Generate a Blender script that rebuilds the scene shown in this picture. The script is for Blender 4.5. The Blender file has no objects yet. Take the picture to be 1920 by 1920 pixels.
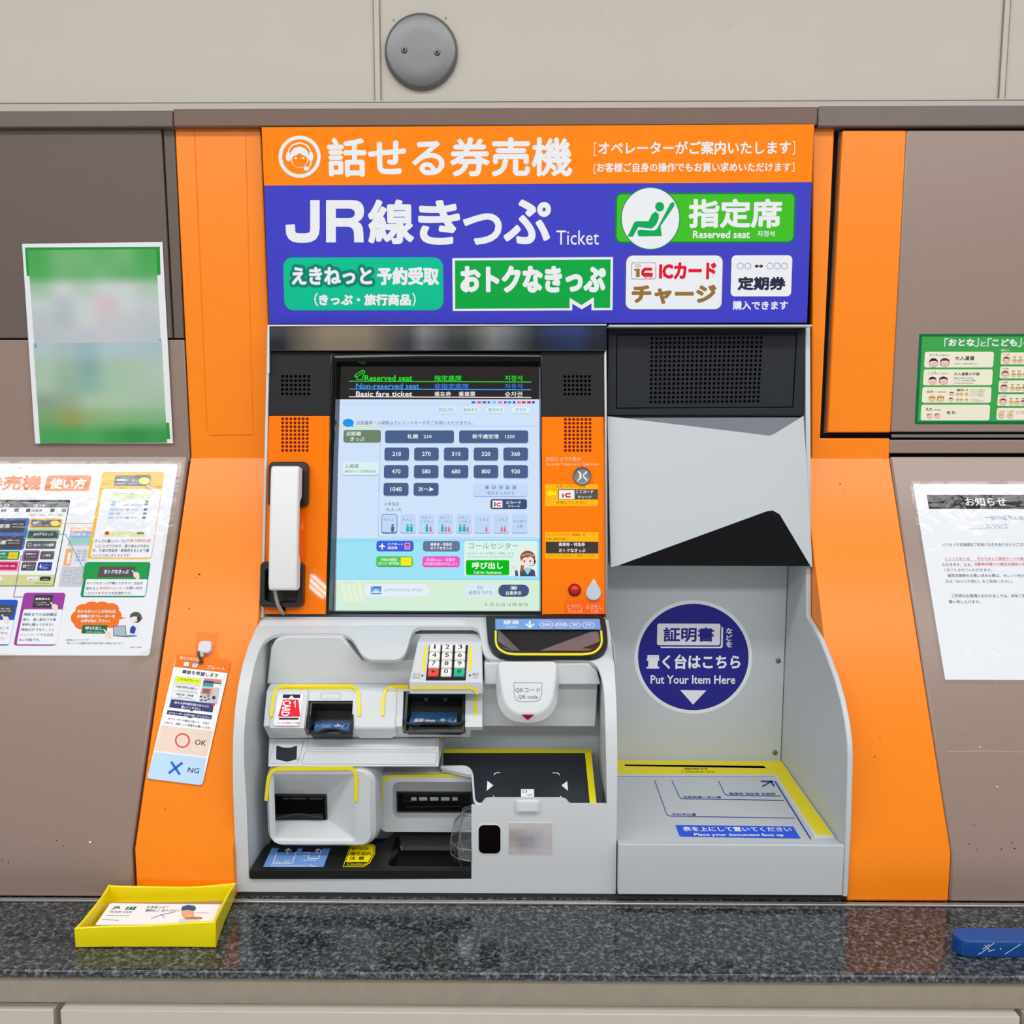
import bpy, bmesh, math, random
from mathutils import Vector
from mathutils.geometry import tessellate_polygon
random.seed(7)
C = bpy.context.scene.collection
R = math.radians
# ------------------------------------------------------------------ camera, world, lights, exposure
ZC = 1.42                       # lens height above the floor
FPX, PITCH, YAW = 1750.0, R(7.0), R(0.6)
cam = bpy.data.cameras.new('camera'); cam.sensor_width = 36; cam.lens = FPX / 1920 * 36; cam.clip_start = 0.02
camo = bpy.data.objects.new('camera', cam); C.objects.link(camo)
camo.location = (0, 0, ZC); camo.rotation_euler = (R(90) - PITCH, 0, YAW)
bpy.context.scene.camera = camo
w = bpy.data.worlds.new('station_hall'); w.use_nodes = True
w.node_tree.nodes['Background'].inputs[0].default_value = (0.93, 0.97, 1.0, 1)
w.node_tree.nodes['Background'].inputs[1].default_value = 0.36
bpy.context.scene.world = w
def tube_lamp(name, x, y, z, sx, sy, power, col=(1, .985, .96)):
    l = bpy.data.lights.new(name, 'AREA'); l.shape = 'RECTANGLE'; l.size = sx; l.size_y = sy; l.energy = power; l.color = col
    o = bpy.data.objects.new(name, l); C.objects.link(o); o.location = (x, y, z); return o
tube_lamp('ceiling_tube', 0.1, 0.40, 2.62, 4.6, 0.24, 36)     # the fixture over the counter
tube_lamp('ceiling_tube', 0.1, -1.25, 2.62, 5.0, 0.40, 72)    # the next row, behind the viewer
for i in range(3): tube_lamp('ceiling_tube', -2.08 + .07 * i, -6.35, 2.62, 0.042, 1.2, 5.5)   # three bare tubes far back in the hall
vs = bpy.context.scene.view_settings
bpy.context.scene.display_settings.display_device = 'sRGB'
vs.view_transform = 'Standard'; vs.look = 'None'; vs.exposure = 0.0; vs.gamma = 1.0; vs.use_curve_mapping = False
# ------------------------------------------------------------------ picture rays -> points on real planes
cp, sp, cy, sy = math.cos(PITCH), math.sin(PITCH), math.cos(YAW), math.sin(YAW)
def ray(x, y):
    a = (x - 960) / FPX; b = (960 - y) / FPX
    vx, vy, vz = a, cp + b * sp, -sp + b * cp
    return Vector((vx * cy - vy * sy, vx * sy + vy * cy, vz))
def atY(x, y, Y): r = ray(x, y); t = Y / r.y; return Vector((r.x * t, Y, r.z * t))
def atZ(x, y, Z): r = ray(x, y); t = Z / r.z; return Vector((r.x * t, r.y * t, Z))
def atX(x, y, X): r = ray(x, y); t = X / r.x; return Vector((X, r.y * t, r.z * t))
class Surf:
    """A sheet running along X whose side profile is a polyline of (Y, z) points given top first; (u, v, h) are its own coordinates."""
    def __init__(s, pts):
        s.p = [Vector((0, a[0], a[1])) if not isinstance(a, Vector) else Vector((0, a.y, a.z)) for a in pts]
        s.s = [0.0]
        for a, b in zip(s.p, s.p[1:]): s.s.append(s.s[-1] + (b - a).length)
        s.U = Vector((1, 0, 0)); s.O = Vector((0, 0, 0))
        s.n = []
        for a, b in zip(s.p, s.p[1:]):
            v = (a - b).normalized(); s.n.append(Vector((0, -v.z, v.y)))
    def uv(s, x, y):
        r = ray(x, y); best = None
        for i, (a, b) in enumerate(zip(s.p, s.p[1:])):
            d = r.dot(s.n[i])
            if abs(d) < 1e-9: continue
            q = r * (a.dot(s.n[i]) / d); t = (q - a).dot(b - a) / (b - a).length_squared
            e = max(0, -t, t - 1)
            if i == 0 and t < 0: e *= .5
            if i == len(s.p) - 2 and t > 1: e *= .5
            L = (b - a).length
            if best is None or e * L < best[0]: best = (e * L, q.x, -(s.s[i] + t * L))
        return Vector((best[1], best[2]))
    def to3(s, u, v, h=0):
        t = -v; i = 0
        while i < len(s.p) - 2 and t > s.s[i + 1]: i += 1
        a, b = s.p[i], s.p[i + 1]; L = s.s[i + 1] - s.s[i]; f = (t - s.s[i]) / L
        q = a + (b - a) * f; n = s.n[i]
        return Vector((u, q.y, q.z)) + n * h
    def off(s, h):
        out = []
        for i, a in enumerate(s.p):
            ns = [s.n[j] for j in (i - 1, i) if 0 <= j < len(s.n)]
            n = sum(ns, Vector()).normalized(); out.append(a + n * (h / max(.3, n.dot(ns[0]))))
        return Surf(out)
class Tilt:
    """A flat sheet turned within another plane: origin at one picture point, u axis towards another."""
    def __init__(s, base, o, r, h=0):
        s.b = base.off(h) if h else base
        a = s.b.uv(*o); c = s.b.uv(*r); s.a = a; d = (c - a).normalized(); s.d = d; s.e = Vector((-d.y, d.x))
    def uv(s, x, y): q = s.b.uv(x, y) - s.a; return Vector((q.dot(s.d), q.dot(s.e)))
    def to3(s, u, v, h=0): q = s.a + s.d * u + s.e * v; return s.b.to3(q.x, q.y, h)
def vert(Y): return Surf([(Y, 1.0), (Y, -1.2)])
def flat(Z): return Surf([(3.0, Z), (0.6, Z)])
# ------------------------------------------------------------------ materials (all node based)
def lin(c):
    out = []
    for v in c:
        v /= 255.0; out.append(v / 12.92 if v <= .04045 else ((v + .055) / 1.055) ** 2.4)
    return (*out, 1)
MATS = {}
def mat(name, rgb, rough=.45, metal=0, spec=.5, var=0, vscale=60, bump=0, bscale=400, coat=0):
    if name in MATS: return MATS[name]
    m = bpy.data.materials.new(name); m.use_nodes = True; nt = m.node_tree; b = nt.nodes['Principled BSDF']
    b.inputs['Base Color'].default_value = lin(rgb); b.inputs['Roughness'].default_value = rough
    b.inputs['Metallic'].default_value = metal; b.inputs['Specular IOR Level'].default_value = spec
    b.inputs['Coat Weight'].default_value = coat; b.inputs['Coat Roughness'].default_value = .06
    tc = nt.nodes.new('ShaderNodeTexCoord')
    if var:
        n = nt.nodes.new('ShaderNodeTexNoise'); n.inputs['Scale'].default_value = vscale; n.inputs['Detail'].default_value = 4
        nt.links.new(tc.outputs['Object'], n.inputs['Vector'])
        r = nt.nodes.new('ShaderNodeMapRange'); r.inputs['To Min'].default_value = 1 - var; r.inputs['To Max'].default_value = 1 + var
        nt.links.new(n.outputs['Fac'], r.inputs['Value'])
        x = nt.nodes.new('ShaderNodeVectorMath'); x.operation = 'SCALE'; x.inputs[0].default_value = lin(rgb)[:3]
        nt.links.new(r.outputs['Result'], x.inputs['Scale']); nt.links.new(x.outputs[0], b.inputs['Base Color'])
    if bump:
        n = nt.nodes.new('ShaderNodeTexNoise'); n.inputs['Scale'].default_value = bscale; n.inputs['Detail'].default_value = 3
        nt.links.new(tc.outputs['Object'], n.inputs['Vector'])
        bp = nt.nodes.new('ShaderNodeBump'); bp.inputs['Strength'].default_value = bump; bp.inputs['Distance'].default_value = .001
        nt.links.new(n.outputs['Fac'], bp.inputs['Height']); nt.links.new(bp.outputs[0], b.inputs['Normal'])
    MATS[name] = m; return m
def ink(rgb, rough=.5):
    return mat('ink_%d_%d_%d_%d' % (*rgb, int(rough * 100)), rgb, rough, spec=.13)
def glow(rgb):
    name = 'glow_%d_%d_%d' % tuple(rgb)
    if name in MATS: return MATS[name]
    m = bpy.data.materials.new(name); m.use_nodes = True; nt = m.node_tree; nt.nodes.clear()
    e = nt.nodes.new('ShaderNodeEmission'); e.inputs[0].default_value = lin(rgb); e.inputs[1].default_value = .97
    o = nt.nodes.new('ShaderNodeOutputMaterial'); nt.links.new(e.outputs[0], o.inputs[0]); MATS[name] = m; return m
def clear(name, tint=(255, 255, 255), amount=.12, rough=.03, bump=0, bscale=30):
    if name in MATS: return MATS[name]
    m = bpy.data.materials.new(name); m.use_nodes = True; nt = m.node_tree; nt.nodes.clear()
    t = nt.nodes.new('ShaderNodeBsdfTransparent'); t.inputs[0].default_value = lin(tint)
    g = nt.nodes.new('ShaderNodeBsdfGlossy'); g.inputs['Roughness'].default_value = rough
    f = nt.nodes.new('ShaderNodeLayerWeight'); f.inputs[0].default_value = .5
    mp = nt.nodes.new('ShaderNodeMath'); mp.operation = 'MULTIPLY_ADD'; mp.use_clamp = True; mp.inputs[1].default_value = .5; mp.inputs[2].default_value = amount
    mx = nt.nodes.new('ShaderNodeMixShader'); o = nt.nodes.new('ShaderNodeOutputMaterial')
    pw = nt.nodes.new('ShaderNodeMath'); pw.operation = 'POWER'; pw.inputs[1].default_value = 3.0; nt.links.new(f.outputs['Facing'], pw.inputs[0]); nt.links.new(pw.outputs[0], mp.inputs[0]); nt.links.new(mp.outputs[0], mx.inputs[0])
    nt.links.new(t.outputs[0], mx.inputs[1]); nt.links.new(g.outputs[0], mx.inputs[2]); nt.links.new(mx.outputs[0], o.inputs[0])
    if bump:
        tc = nt.nodes.new('ShaderNodeTexCoord'); n = nt.nodes.new('ShaderNodeTexNoise'); n.inputs['Scale'].default_value = bscale
        n.inputs['Detail'].default_value = 4; n.inputs['Distortion'].default_value = 1.0
        bp = nt.nodes.new('ShaderNodeBump'); bp.inputs['Strength'].default_value = bump; bp.inputs['Distance'].default_value = .002
        nt.links.new(tc.outputs['Object'], n.inputs['Vector']); nt.links.new(n.outputs['Fac'], bp.inputs['Height']); nt.links.new(bp.outputs[0], g.inputs['Normal'])
    MATS[name] = m; return m
def printed(name='printed_blend', rough=.4):
    if name in MATS: return MATS[name]
    m = bpy.data.materials.new(name); m.use_nodes = True; nt = m.node_tree; b = nt.nodes['Principled BSDF']
    a = nt.nodes.new('ShaderNodeVertexColor'); a.layer_name = 'Col'; nt.links.new(a.outputs[0], b.inputs['Base Color'])
    b.inputs['Roughness'].default_value = rough; b.inputs['Specular IOR Level'].default_value = .08; MATS[name] = m; return m
# ------------------------------------------------------------------ mesh builder
LAY = 0.00005
def lay(h): return h * (.00014 if abs(h) >= 20 else LAY)      # thin print layers; larger numbers reach over a raised panel
GLY = {}
def glyphs(s, res):
    k = (s, res)
    if k not in GLY:
        c = bpy.data.curves.new('t', 'FONT'); c.body = s; c.size = 1; c.resolution_u = res
        o = bpy.data.objects.new('t', c); C.objects.link(o)
        me = bpy.data.meshes.new_from_object(o.evaluated_get(bpy.context.evaluated_depsgraph_get()))
        GLY[k] = ([(v.co.x, v.co.y) for v in me.vertices], [tuple(p.vertices) for p in me.polygons])
        bpy.data.objects.remove(o); bpy.data.curves.remove(c); bpy.data.meshes.remove(me)
    return GLY[k]
def rr(u0, v0, u1, v1, r, n=5):
    if r <= 0: return [(u0, v0), (u1, v0), (u1, v1), (u0, v1)]
    r = min(r, abs(u1 - u0) / 2 * .999, abs(v1 - v0) / 2 * .999); o = []
    for cx, cyy, a0 in ((u1 - r, v0 + r, -90), (u1 - r, v1 - r, 0), (u0 + r, v1 - r, 90), (u0 + r, v0 + r, 180)):
        for i in range(n + 1):
            a = R(a0 + 90 * i / n); o.append((cx + r * math.cos(a), cyy + r * math.sin(a)))
    return o
def circ(cx, cyy, rx, ry=None, n=24):
    ry = ry or rx
    return [(cx + rx * math.cos(2 * math.pi * i / n), cyy + ry * math.sin(2 * math.pi * i / n)) for i in range(n)]
def stroke_loop(pts, wd, closed=False):
    P = [Vector(p) for p in pts]; n = len(P); L, Rr = [], []
    for i in range(n):
        a = P[i - 1] if (i > 0 or closed) else None; b = P[(i + 1) % n] if (i < n - 1 or closed) else None
        d1 = (P[i] - a).normalized() if a is not None else (b - P[i]).normalized()
        d2 = (b - P[i]).normalized() if b is not None else d1
        t = (d1 + d2)
        t = t.normalized() if t.length > 1e-6 else d1
        m = Vector((-t.y, t.x)); k = wd / 2 / max(.35, m.dot(Vector((-d1.y, d1.x))))
        L.append(P[i] + m * k); Rr.append(P[i] - m * k)
    return L, Rr
def soften(pts, rad, closed=True, most=80):
    """round the blunt corners of an outline"""
    P = [Vector(p) for p in pts]; n = len(P); out = []
    for i, p in enumerate(P):
        if not closed and i in (0, n - 1): out.append(tuple(p)); continue
        a, b = P[i - 1] - p, P[(i + 1) % n] - p
        if a.length < 1e-6 or b.length < 1e-6 or 180 - math.degrees(a.angle(b)) > most: out.append(tuple(p)); continue
        d = min(rad, .48 * a.length, .48 * b.length); A, B_ = p + a.normalized() * d, p + b.normalized() * d
        for t in (0, .25, .5, .75, 1): out.append(tuple(A * (1 - t) ** 2 + p * 2 * t * (1 - t) + B_ * t * t))
    return out
class MB:
    def __init__(s): s.V, s.F, s.M, s.mats, s.cols = [], [], [], [], {}
    def mi(s, m):
        if m not in s.mats: s.mats.append(m)
        return s.mats.index(m)
    def add(s, verts, faces, m):
        b = len(s.V); s.V += [tuple(v) for v in verts]; k = s.mi(m)
        for f in faces: s.F.append(tuple(b + i for i in f)); s.M.append(k)
        return b
    def box(s, x0, x1, y0, y1, z0, z1, m):
        v = [(x, y, z) for z in (z0, z1) for y in (y0, y1) for x in (x0, x1)]
        s.add(v, [(0, 2, 3, 1), (4, 5, 7, 6), (0, 1, 5, 4), (2, 6, 7, 3), (0, 4, 6, 2), (1, 3, 7, 5)], m)
    def skin(s, rings, m, cap0=False, cap1=False, closed=True):
        n = len(rings[0]); vs_ = [v for r in rings for v in r]; f = []
        for k in range(len(rings) - 1):
            for i in range(n if closed else n - 1):
                j = (i + 1) % n; f.append((k * n + i, k * n + j, (k + 1) * n + j, (k + 1) * n + i))
        if cap0: f.append(tuple(range(n))[::-1])
        if cap1: f.append(tuple((len(rings) - 1) * n + i for i in range(n)))
        s.add(vs_, f, m)
    def sheet(s, sf, loops, h, m, cuts=True):
        """filled outline(s) (later loops are holes) lying on a surface"""
        s.nth = (getattr(s, "nth", 0) + 1) % 12; h = h + s.nth * 1.5e-6
        if len(loops) == 1 and not (cuts and len(getattr(sf, 'p', [])) > 2):
            s.add([sf.to3(u, v, h) for u, v in loops[0]], [tuple(range(len(loops[0])))], m); return
        tri = tessellate_polygon([[Vector((u, v, 0)) for u, v in l] for l in loops]); pts = [q for l in loops for q in l]
        bm = bmesh.new(); bv = [bm.verts.new((u, v, 0)) for u, v in pts]
        for t in tri:
            try: bm.faces.new([bv[i] for i in t])
            except ValueError: pass
        for c in getattr(sf, 's', [])[1:-1]:
            bmesh.ops.bisect_plane(bm, geom=bm.verts[:] + bm.edges[:] + bm.faces[:], plane_co=(0, -c, 0), plane_no=(0, 1, 0))
        bm.verts.index_update()
        s.add([sf.to3(v.co.x, v.co.y, h) for v in bm.verts], [tuple(v.index for v in f.verts) for f in bm.faces], m); bm.free()
    def prism(s, sf, loops, h0, h1, m, back=False, side=None):
        s.sheet(sf, loops, h1, m)
        for l in loops:
            L = []
            for a, b in zip(l, l[1:] + l[:1]):            # keep the walls on the surface across its bends
                L.append(a); cs = [c for c in getattr(sf, 's', [])[1:-1] if min(a[1], b[1]) < -c - 1e-7 and max(a[1], b[1]) > -c + 1e-7]
                for c in sorted(cs, reverse=a[1] < b[1]):
                    t = (-c - a[1]) / (b[1] - a[1]); L.append((a[0] + (b[0] - a[0]) * t, -c))
            s.skin([[sf.to3(u, v, h0) for u, v in L], [sf.to3(u, v, h1) for u, v in L]], side or m)
        if back: s.sheet(sf, loops, h0, m)
    def block(s, sf, loops, yback, m):
        """front sheet on a surface with walls running straight back to a plane of constant Y"""
        s.sheet(sf, loops, 0, m)
        for l in loops:
            L = []
            for a, b in zip(l, l[1:] + l[:1]):
                L.append(a); cs = [c for c in getattr(sf, 's', [])[1:-1] if min(a[1], b[1]) < -c - 1e-7 and max(a[1], b[1]) > -c + 1e-7]
                for c in sorted(cs, reverse=a[1] < b[1]): t = (-c - a[1]) / (b[1] - a[1]); L.append((a[0] + (b[0] - a[0]) * t, -c))
            F3 = [sf.to3(u, v) for u, v in L]; s.skin([[Vector((p.x, yback, p.z)) for p in F3], F3], m)
    def lathe(s, c, axis, prof, m, n=32, a0=0, a1=360, e=None):
        axis = axis.normalized(); e = (e or axis.cross(Vector((.3, .1, .9)))).normalized(); g = axis.cross(e)
        full = a1 - a0 >= 360; k = n if full else n + 1; rings = []
        for r, h in prof:
            rings.append([c + axis * h + (e * math.cos(R(a0 + (a1 - a0) * i / n)) + g * math.sin(R(a0 + (a1 - a0) * i / n))) * max(r, 1e-5) for i in range(k)])
        s.skin(rings, m, closed=full)
    def tube(s, pts, r, m, n=10):
        P = [Vector(p) for p in pts]; rings = []
        for i, p in enumerate(P):
            d = (P[min(i + 1, len(P) - 1)] - P[max(i - 1, 0)]).normalized(); a = d.cross(Vector((.21, .93, .3))).normalized(); b = d.cross(a)
            rings.append([p + (a * math.cos(2 * math.pi * k / n) + b * math.sin(2 * math.pi * k / n)) * r for k in range(n)])
        s.skin(rings, m, True, True)
    def grid(s, sf, box, rows, h, m=None):
        """a print whose colours run into each other"""
        m = m or printed(); u0, v0, u1, v1 = box; NX, NY = 24, 32; nr, nc = len(rows), len(rows[0]); b = len(s.V); vs_, fs = [], []
        for j in range(NY + 1):
            for i in range(NX + 1):
                fx, fy = i / NX, j / NY; vs_.append(sf.to3(u0 + (u1 - u0) * fx, v1 + (v0 - v1) * fy, h))
                gx, gy = min(fx * nc - .5, nc - 1.0), min(fy * nr - .5, nr - 1.0); gx, gy = max(gx, 0), max(gy, 0)
                x0, y0 = min(int(gx), max(nc - 2, 0)), min(int(gy), max(nr - 2, 0)); x1, y1 = min(x0 + 1, nc - 1), min(y0 + 1, nr - 1); tx, ty = gx - x0, gy - y0
                tx = tx * tx * (3 - 2 * tx); ty = ty * ty * (3 - 2 * ty)
                c = [(rows[y0][x0][k] * (1 - tx) + rows[y0][x1][k] * tx) * (1 - ty) + (rows[y1][x0][k] * (1 - tx) + rows[y1][x1][k] * tx) * ty for k in range(3)]
                s.cols[b + j * (NX + 1) + i] = lin(c)
        for j in range(NY):
            for i in range(NX): q = j * (NX + 1) + i; fs.append((q, q + NX + 1, q + NX + 2, q + 1))
        s.add(vs_, fs, m)
    def build(s, name, parent=None, bevel=0, seg=2, smooth=True, angle=35, origin=None):
        me = bpy.data.meshes.new(name); off = Vector((0, 0, ZC))
        if parent is not None: off = off - ORG[parent.name]
        elif origin is not None: off = off - origin
        me.from_pydata([(v[0] + off.x, v[1] + off.y, v[2] + off.z) for v in s.V], [], s.F)
        for m in s.mats: me.materials.append(m)
        me.polygons.foreach_set('material_index', s.M)
        if s.cols:
            at = me.color_attributes.new('Col', 'FLOAT_COLOR', 'POINT')
            for i, c in s.cols.items(): at.data[i].color = c
        bm = bmesh.new(); bm.from_mesh(me); bmesh.ops.remove_doubles(bm, verts=bm.verts, dist=2e-6)
        bmesh.ops.recalc_face_normals(bm, faces=bm.faces)
        bm.to_mesh(me); bm.free()
        o = bpy.data.objects.new(name, me); C.objects.link(o)
        if parent is not None: o.parent = parent; ORG[o.name] = ORG[parent.name]
        elif origin is not None: o.location = origin; ORG[o.name] = Vector(origin)
        else: ORG[o.name] = Vector((0, 0, 0))
        if bevel:
            bv = o.modifiers.new('bevel', 'BEVEL'); bv.width = bevel; bv.segments = seg; bv.limit_method = 'ANGLE'; bv.angle_limit = R(angle)
        if smooth:
            me.shade_smooth(); me.set_sharp_from_angle(angle=R(angle))
        return o
ORG = {}
class Print(MB):
    """MB plus drawing on one surface in the pixels of a zoomed crop (ox, oy, scale)"""
    def __init__(s, sf, ox=0, oy=0, sc=1): super().__init__(); s.sf = sf; s.z = (ox, oy, sc)
    def zoom(s, ox, oy, sc): s.z = (ox, oy, sc); return s
    def on(s, sf): s.sf = sf; return s
    def q(s, x, y): u = s.sf.uv(s.z[0] + x / s.z[2], s.z[1] + y / s.z[2]); return (u.x, u.y)
    def bx(s, x0, y0, x1, y1):
        xm, ym = (x0 + x1) / 2, (y0 + y1) / 2
        return s.q(x0, ym)[0], s.q(xm, y1)[1], s.q(x1, ym)[0], s.q(xm, y0)[1]
    def k(s): a = s.q(*((960 - s.z[0]) * s.z[2], (900 - s.z[1]) * s.z[2])); b = s.q((961 - s.z[0]) * s.z[2], (900 - s.z[1]) * s.z[2]); return math.hypot(b[0] - a[0], b[1] - a[1]) / s.z[2]
    def px(s, b, n): return n * (b[2] - b[0])  # helper
    def rect(s, x0, y0, x1, y1, m, h=1, r=0, solid=0, n=5):
        b = s.bx(x0, y0, x1, y1); rad = r * abs(b[2] - b[0]) / abs(x1 - x0); l = rr(*b, rad, n)
        if solid: s.prism(s.sf, [l], -.0002, solid, m)
        else: s.sheet(s.sf, [l], lay(h), m)
        return b
    def frame(s, x0, y0, x1, y1, wd, m, h=1, r=0):
        b = s.bx(x0, y0, x1, y1); k = abs(b[2] - b[0]) / abs(x1 - x0); w_ = wd * k
        s.skin([[s.sf.to3(u, v, lay(h)) for u, v in rr(*b, r * k)], [s.sf.to3(u, v, lay(h)) for u, v in rr(b[0] + w_, b[1] + w_, b[2] - w_, b[3] - w_, max(r * k - w_, w_ * .3 if r else 0))]], m)
    def poly(s, pts, m, h=1, solid=0):
        l = [s.q(*p) for p in pts]
        if solid: s.prism(s.sf, [l], -.0002, solid, m)
        else: s.sheet(s.sf, [l], lay(h), m)
    def ell(s, x, y, rx, ry, m, h=1, n=24): s.poly(circ(x, y, rx, ry, n), m, h)
    def ring(s, x, y, r0, r1, m, h=1, ky=1):
        s.skin([[s.sf.to3(*s.q(*p), lay(h)) for p in circ(x, y, r, r * ky, 40)] for r in (r0, r1)], m)
    def line(s, pts, wd, m, h=1, closed=False):
        L, Rr = stroke_loop(pts, wd, closed); n = len(pts)
        s.skin([[s.sf.to3(*s.q(*p), lay(h)) for p in L], [s.sf.to3(*s.q(*p), lay(h)) for p in Rr]], m, closed=closed)
    def bar(s, pts, wd, m, solid, h0=-.0003):
        L, Rr = stroke_loop(soften(pts, 7 * s.z[2], False, 120), wd); l = [s.q(*p) for p in L + Rr[::-1]]; s.prism(s.sf, [l], h0, solid, m)
    def text(s, t, x0, y0, x1, y1, m, h=2, b=0, rot=0, res=None):
        """lettering scaled to its measured box; b thickens the strokes (in parts of the letter height)"""
        V, F = glyphs(t, res or (4 if (y1 - y0) / s.z[2] > 40 else 2))
        if not V: return
        if rot == 90: V = [(y, -x) for x, y in V]
        if rot == -90: V = [(-y, x) for x, y in V]
        B = s.bx(x0, y0, x1, y1); xs = [v[0] for v in V]; ys = [v[1] for v in V]; ax, bx_, ay, by = min(xs), max(xs), min(ys), max(ys)
        d = b * (B[3] - B[1]) if rot == 0 else b * abs(B[2] - B[0])
        ku = (B[2] - B[0] - 2 * d) / max(bx_ - ax, 1e-6); kv = (B[3] - B[1] - 2 * d) / max(by - ay, 1e-6)
        big = (y1 - y0) / s.z[2] > 24 and b >= .03; nn = 20
        offs = [(0, 0)] if b == 0 else [(0, 0)] + [(d * math.cos(R(360 / nn * i)), d * math.sin(R(360 / nn * i))) for i in range(nn)] if big else ([(d, 0), (-d, 0), (0, d), (0, -d)] if b < .03 else [(0, 0)] + [(d * math.cos(R(45 * i)), d * math.sin(R(45 * i))) for i in range(8)])
        for i, (du, dv) in enumerate(offs):
            s.add([s.sf.to3(B[0] + d + (x - ax) * ku + du, B[1] + d + (y - ay) * kv + dv, lay(h) + i * 2e-6) for x, y in V], F, m)
def thing(name, label, cat, loc, group=None):
    o = bpy.data.objects.new(name, None); C.objects.link(o); o.empty_display_size = .05
    o.location = (loc[0], loc[1], loc[2] + ZC); ORG[o.name] = Vector(o.location); return tag(o, label, cat, group)
def tag(o, label, cat, group=None):
    o['label'] = label; o['category'] = cat
    if group: o['group'] = group
    return o
def struct(o): o['kind'] = 'structure'; return o
# ------------------------------------------------------------------ materials of the place
WHITE = ink((234, 236, 242)); BLACK = ink((22, 22, 24)); NAVY = ink((38, 44, 70)); GREYT = ink((90, 96, 104))
m_wall = mat('beige_panel', (195, 188, 177), .5, var=.025, vscale=14, bump=.05, bscale=300)
m_groove = mat('joint_line', (150, 138, 122), .7)
m_trim_a = mat('brown_trim_dark', (104, 92, 84), .38, var=.05, vscale=40)
m_trim_b = mat('brown_trim_warm', (114, 88, 76), .38, var=.05, vscale=40)
m_trim_c = mat('brown_trim_grey', (112, 99, 95), .34, var=.05, vscale=40)
m_brown_d = mat('brown_dark', (100, 87, 79), .5, var=.02, vscale=90, bump=.08, bscale=900)  # darker brown for the upper left door and the strip beside it
m_brown = mat('brown_paint', (148, 126, 115), .30, spec=.7, var=.02, vscale=90, bump=.08, bscale=900)
m_brown_r = mat('brown_paint_pale', (152, 129, 119), .30, spec=.7, var=.02, vscale=90, bump=.08, bscale=900)
m_orange = mat('orange_paint', (255, 138, 14), .30, spec=.42, var=.012, vscale=60, bump=.05, bscale=900)
m_gap = mat('dark_gap', (22, 20, 20), .8)
m_foam = mat('dark_foam', (40, 33, 28), .95, var=.35, vscale=160, bump=.6, bscale=200)
m_steel = mat('brushed_steel', (118, 120, 121), .38, metal=.7, var=.04, vscale=50)
m_strip = mat('bare_metal_strip', (170, 164, 160), .3, metal=.7)
m_stone = mat('grey_stone_apron', (168, 158, 144), .55, var=.12, vscale=60)
def granite():
    m = mat('dark_granite', (60, 64, 68), .10, spec=.45); nt = m.node_tree; b = nt.nodes['Principled BSDF']
    tc = nt.nodes.new('ShaderNodeTexCoord'); mp = nt.nodes.new('ShaderNodeMapping'); mp.inputs['Scale'].default_value = (1, 1.0, 1); nt.links.new(tc.outputs['Object'], mp.inputs[0])
    n = nt.nodes.new('ShaderNodeTexNoise'); n.inputs['Scale'].default_value = 190; n.inputs['Detail'].default_value = 5; n.inputs['Roughness'].default_value = .62; n.inputs['Distortion'].default_value = .6
    nt.links.new(mp.outputs[0], n.inputs['Vector']); r = nt.nodes.new('ShaderNodeValToRGB'); e = r.color_ramp.elements
    e[0].position = .40; e[0].color = lin((28, 30, 32)); e[1].position = .66; e[1].color = lin((116, 122, 126))
    k = e.new(.50); k.color = lin((52, 56, 60)); k = e.new(.57); k.color = lin((82, 88, 92))
    nt.links.new(n.outputs['Fac'], r.inputs[0]); nt.links.new(r.outputs[0], b.inputs['Base Color']); return m
m_granite = granite()
S_wall = vert(1.47); S_face = vert(1.45)
P_TOP, P_MID, P_BOT = (1.45, -.0905), (1.176, -.598), (1.176, -.669)
S_slope = Surf([P_TOP, P_MID]); S_front = vert(1.176); ZT = -.669        # ZT: the counter top
# ------------------------------------------------------------------ upper wall, trims
b = MB(); b.box(-1.6, 1.6, 1.47, 1.50, atY(960, 202, 1.47).z - .03, 1.1, m_wall)
p = Print(S_wall)
lip0, lip1 = atY(960, 191, 1.462).z, atY(960, 203, 1.462).z
b.box(-1.6, 1.6, 1.458, 1.47, lip1 - .004, lip0, m_wall)
b.box(-1.6, 1.6, 1.4565, 1.459, lip0 - .0012, lip0 + .0008, m_wall)
for xs in ((702, 713), (1876.5, 1887.5), (-480, -469)):
    x0, x1 = atY(xs[0], 95, 1.47).x, atY(xs[1], 95, 1.47).x
    b.box(x0, x1, 1.467, 1.4705, lip0, 1.1, m_wall)
    for x in (x0, x1): b.box(x - .0007, x + .0007, 1.4664, 1.4702, lip0, 1.1, m_groove)
for x, y, rd in ((738, 38, 2.2), (836, 34, 2.6), (1368, 48, 1.2), (1121, 24, 1), (1126, 24, 1)):
    p.ell(x, y, rd, rd, m_groove, 2, 12)
for f in p.F: b.F.append(tuple(i + len(b.V) for i in f)); b.M.append(b.mi(m_groove))
b.V += p.V
struct(b.build('wall_back', bevel=.0006))
def trim(n, xa, xb, ya, yb, m, Y=1.436):
    b = MB(); x0, x1 = atY(xa, 222, Y).x, atY(xb, 222, Y).x
    b.box(x0, x1, Y, 1.47, atY((xa + xb) / 2, yb, Y).z, atY((xa + xb) / 2, ya, Y).z, m); struct(b.build('trim_%d' % n, bevel=.002))
trim(1, -420, 323.5, 208, 239, m_trim_a); trim(2, 324.5, 1533, 202, 236, m_trim_b); trim(3, 1534, 2350, 197, 236, m_trim_c)
b = MB(); b.box(-1.6, 1.6, 1.484, 1.495, -.75, .47, m_gap); struct(b.build('wall_cavity'))
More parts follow.
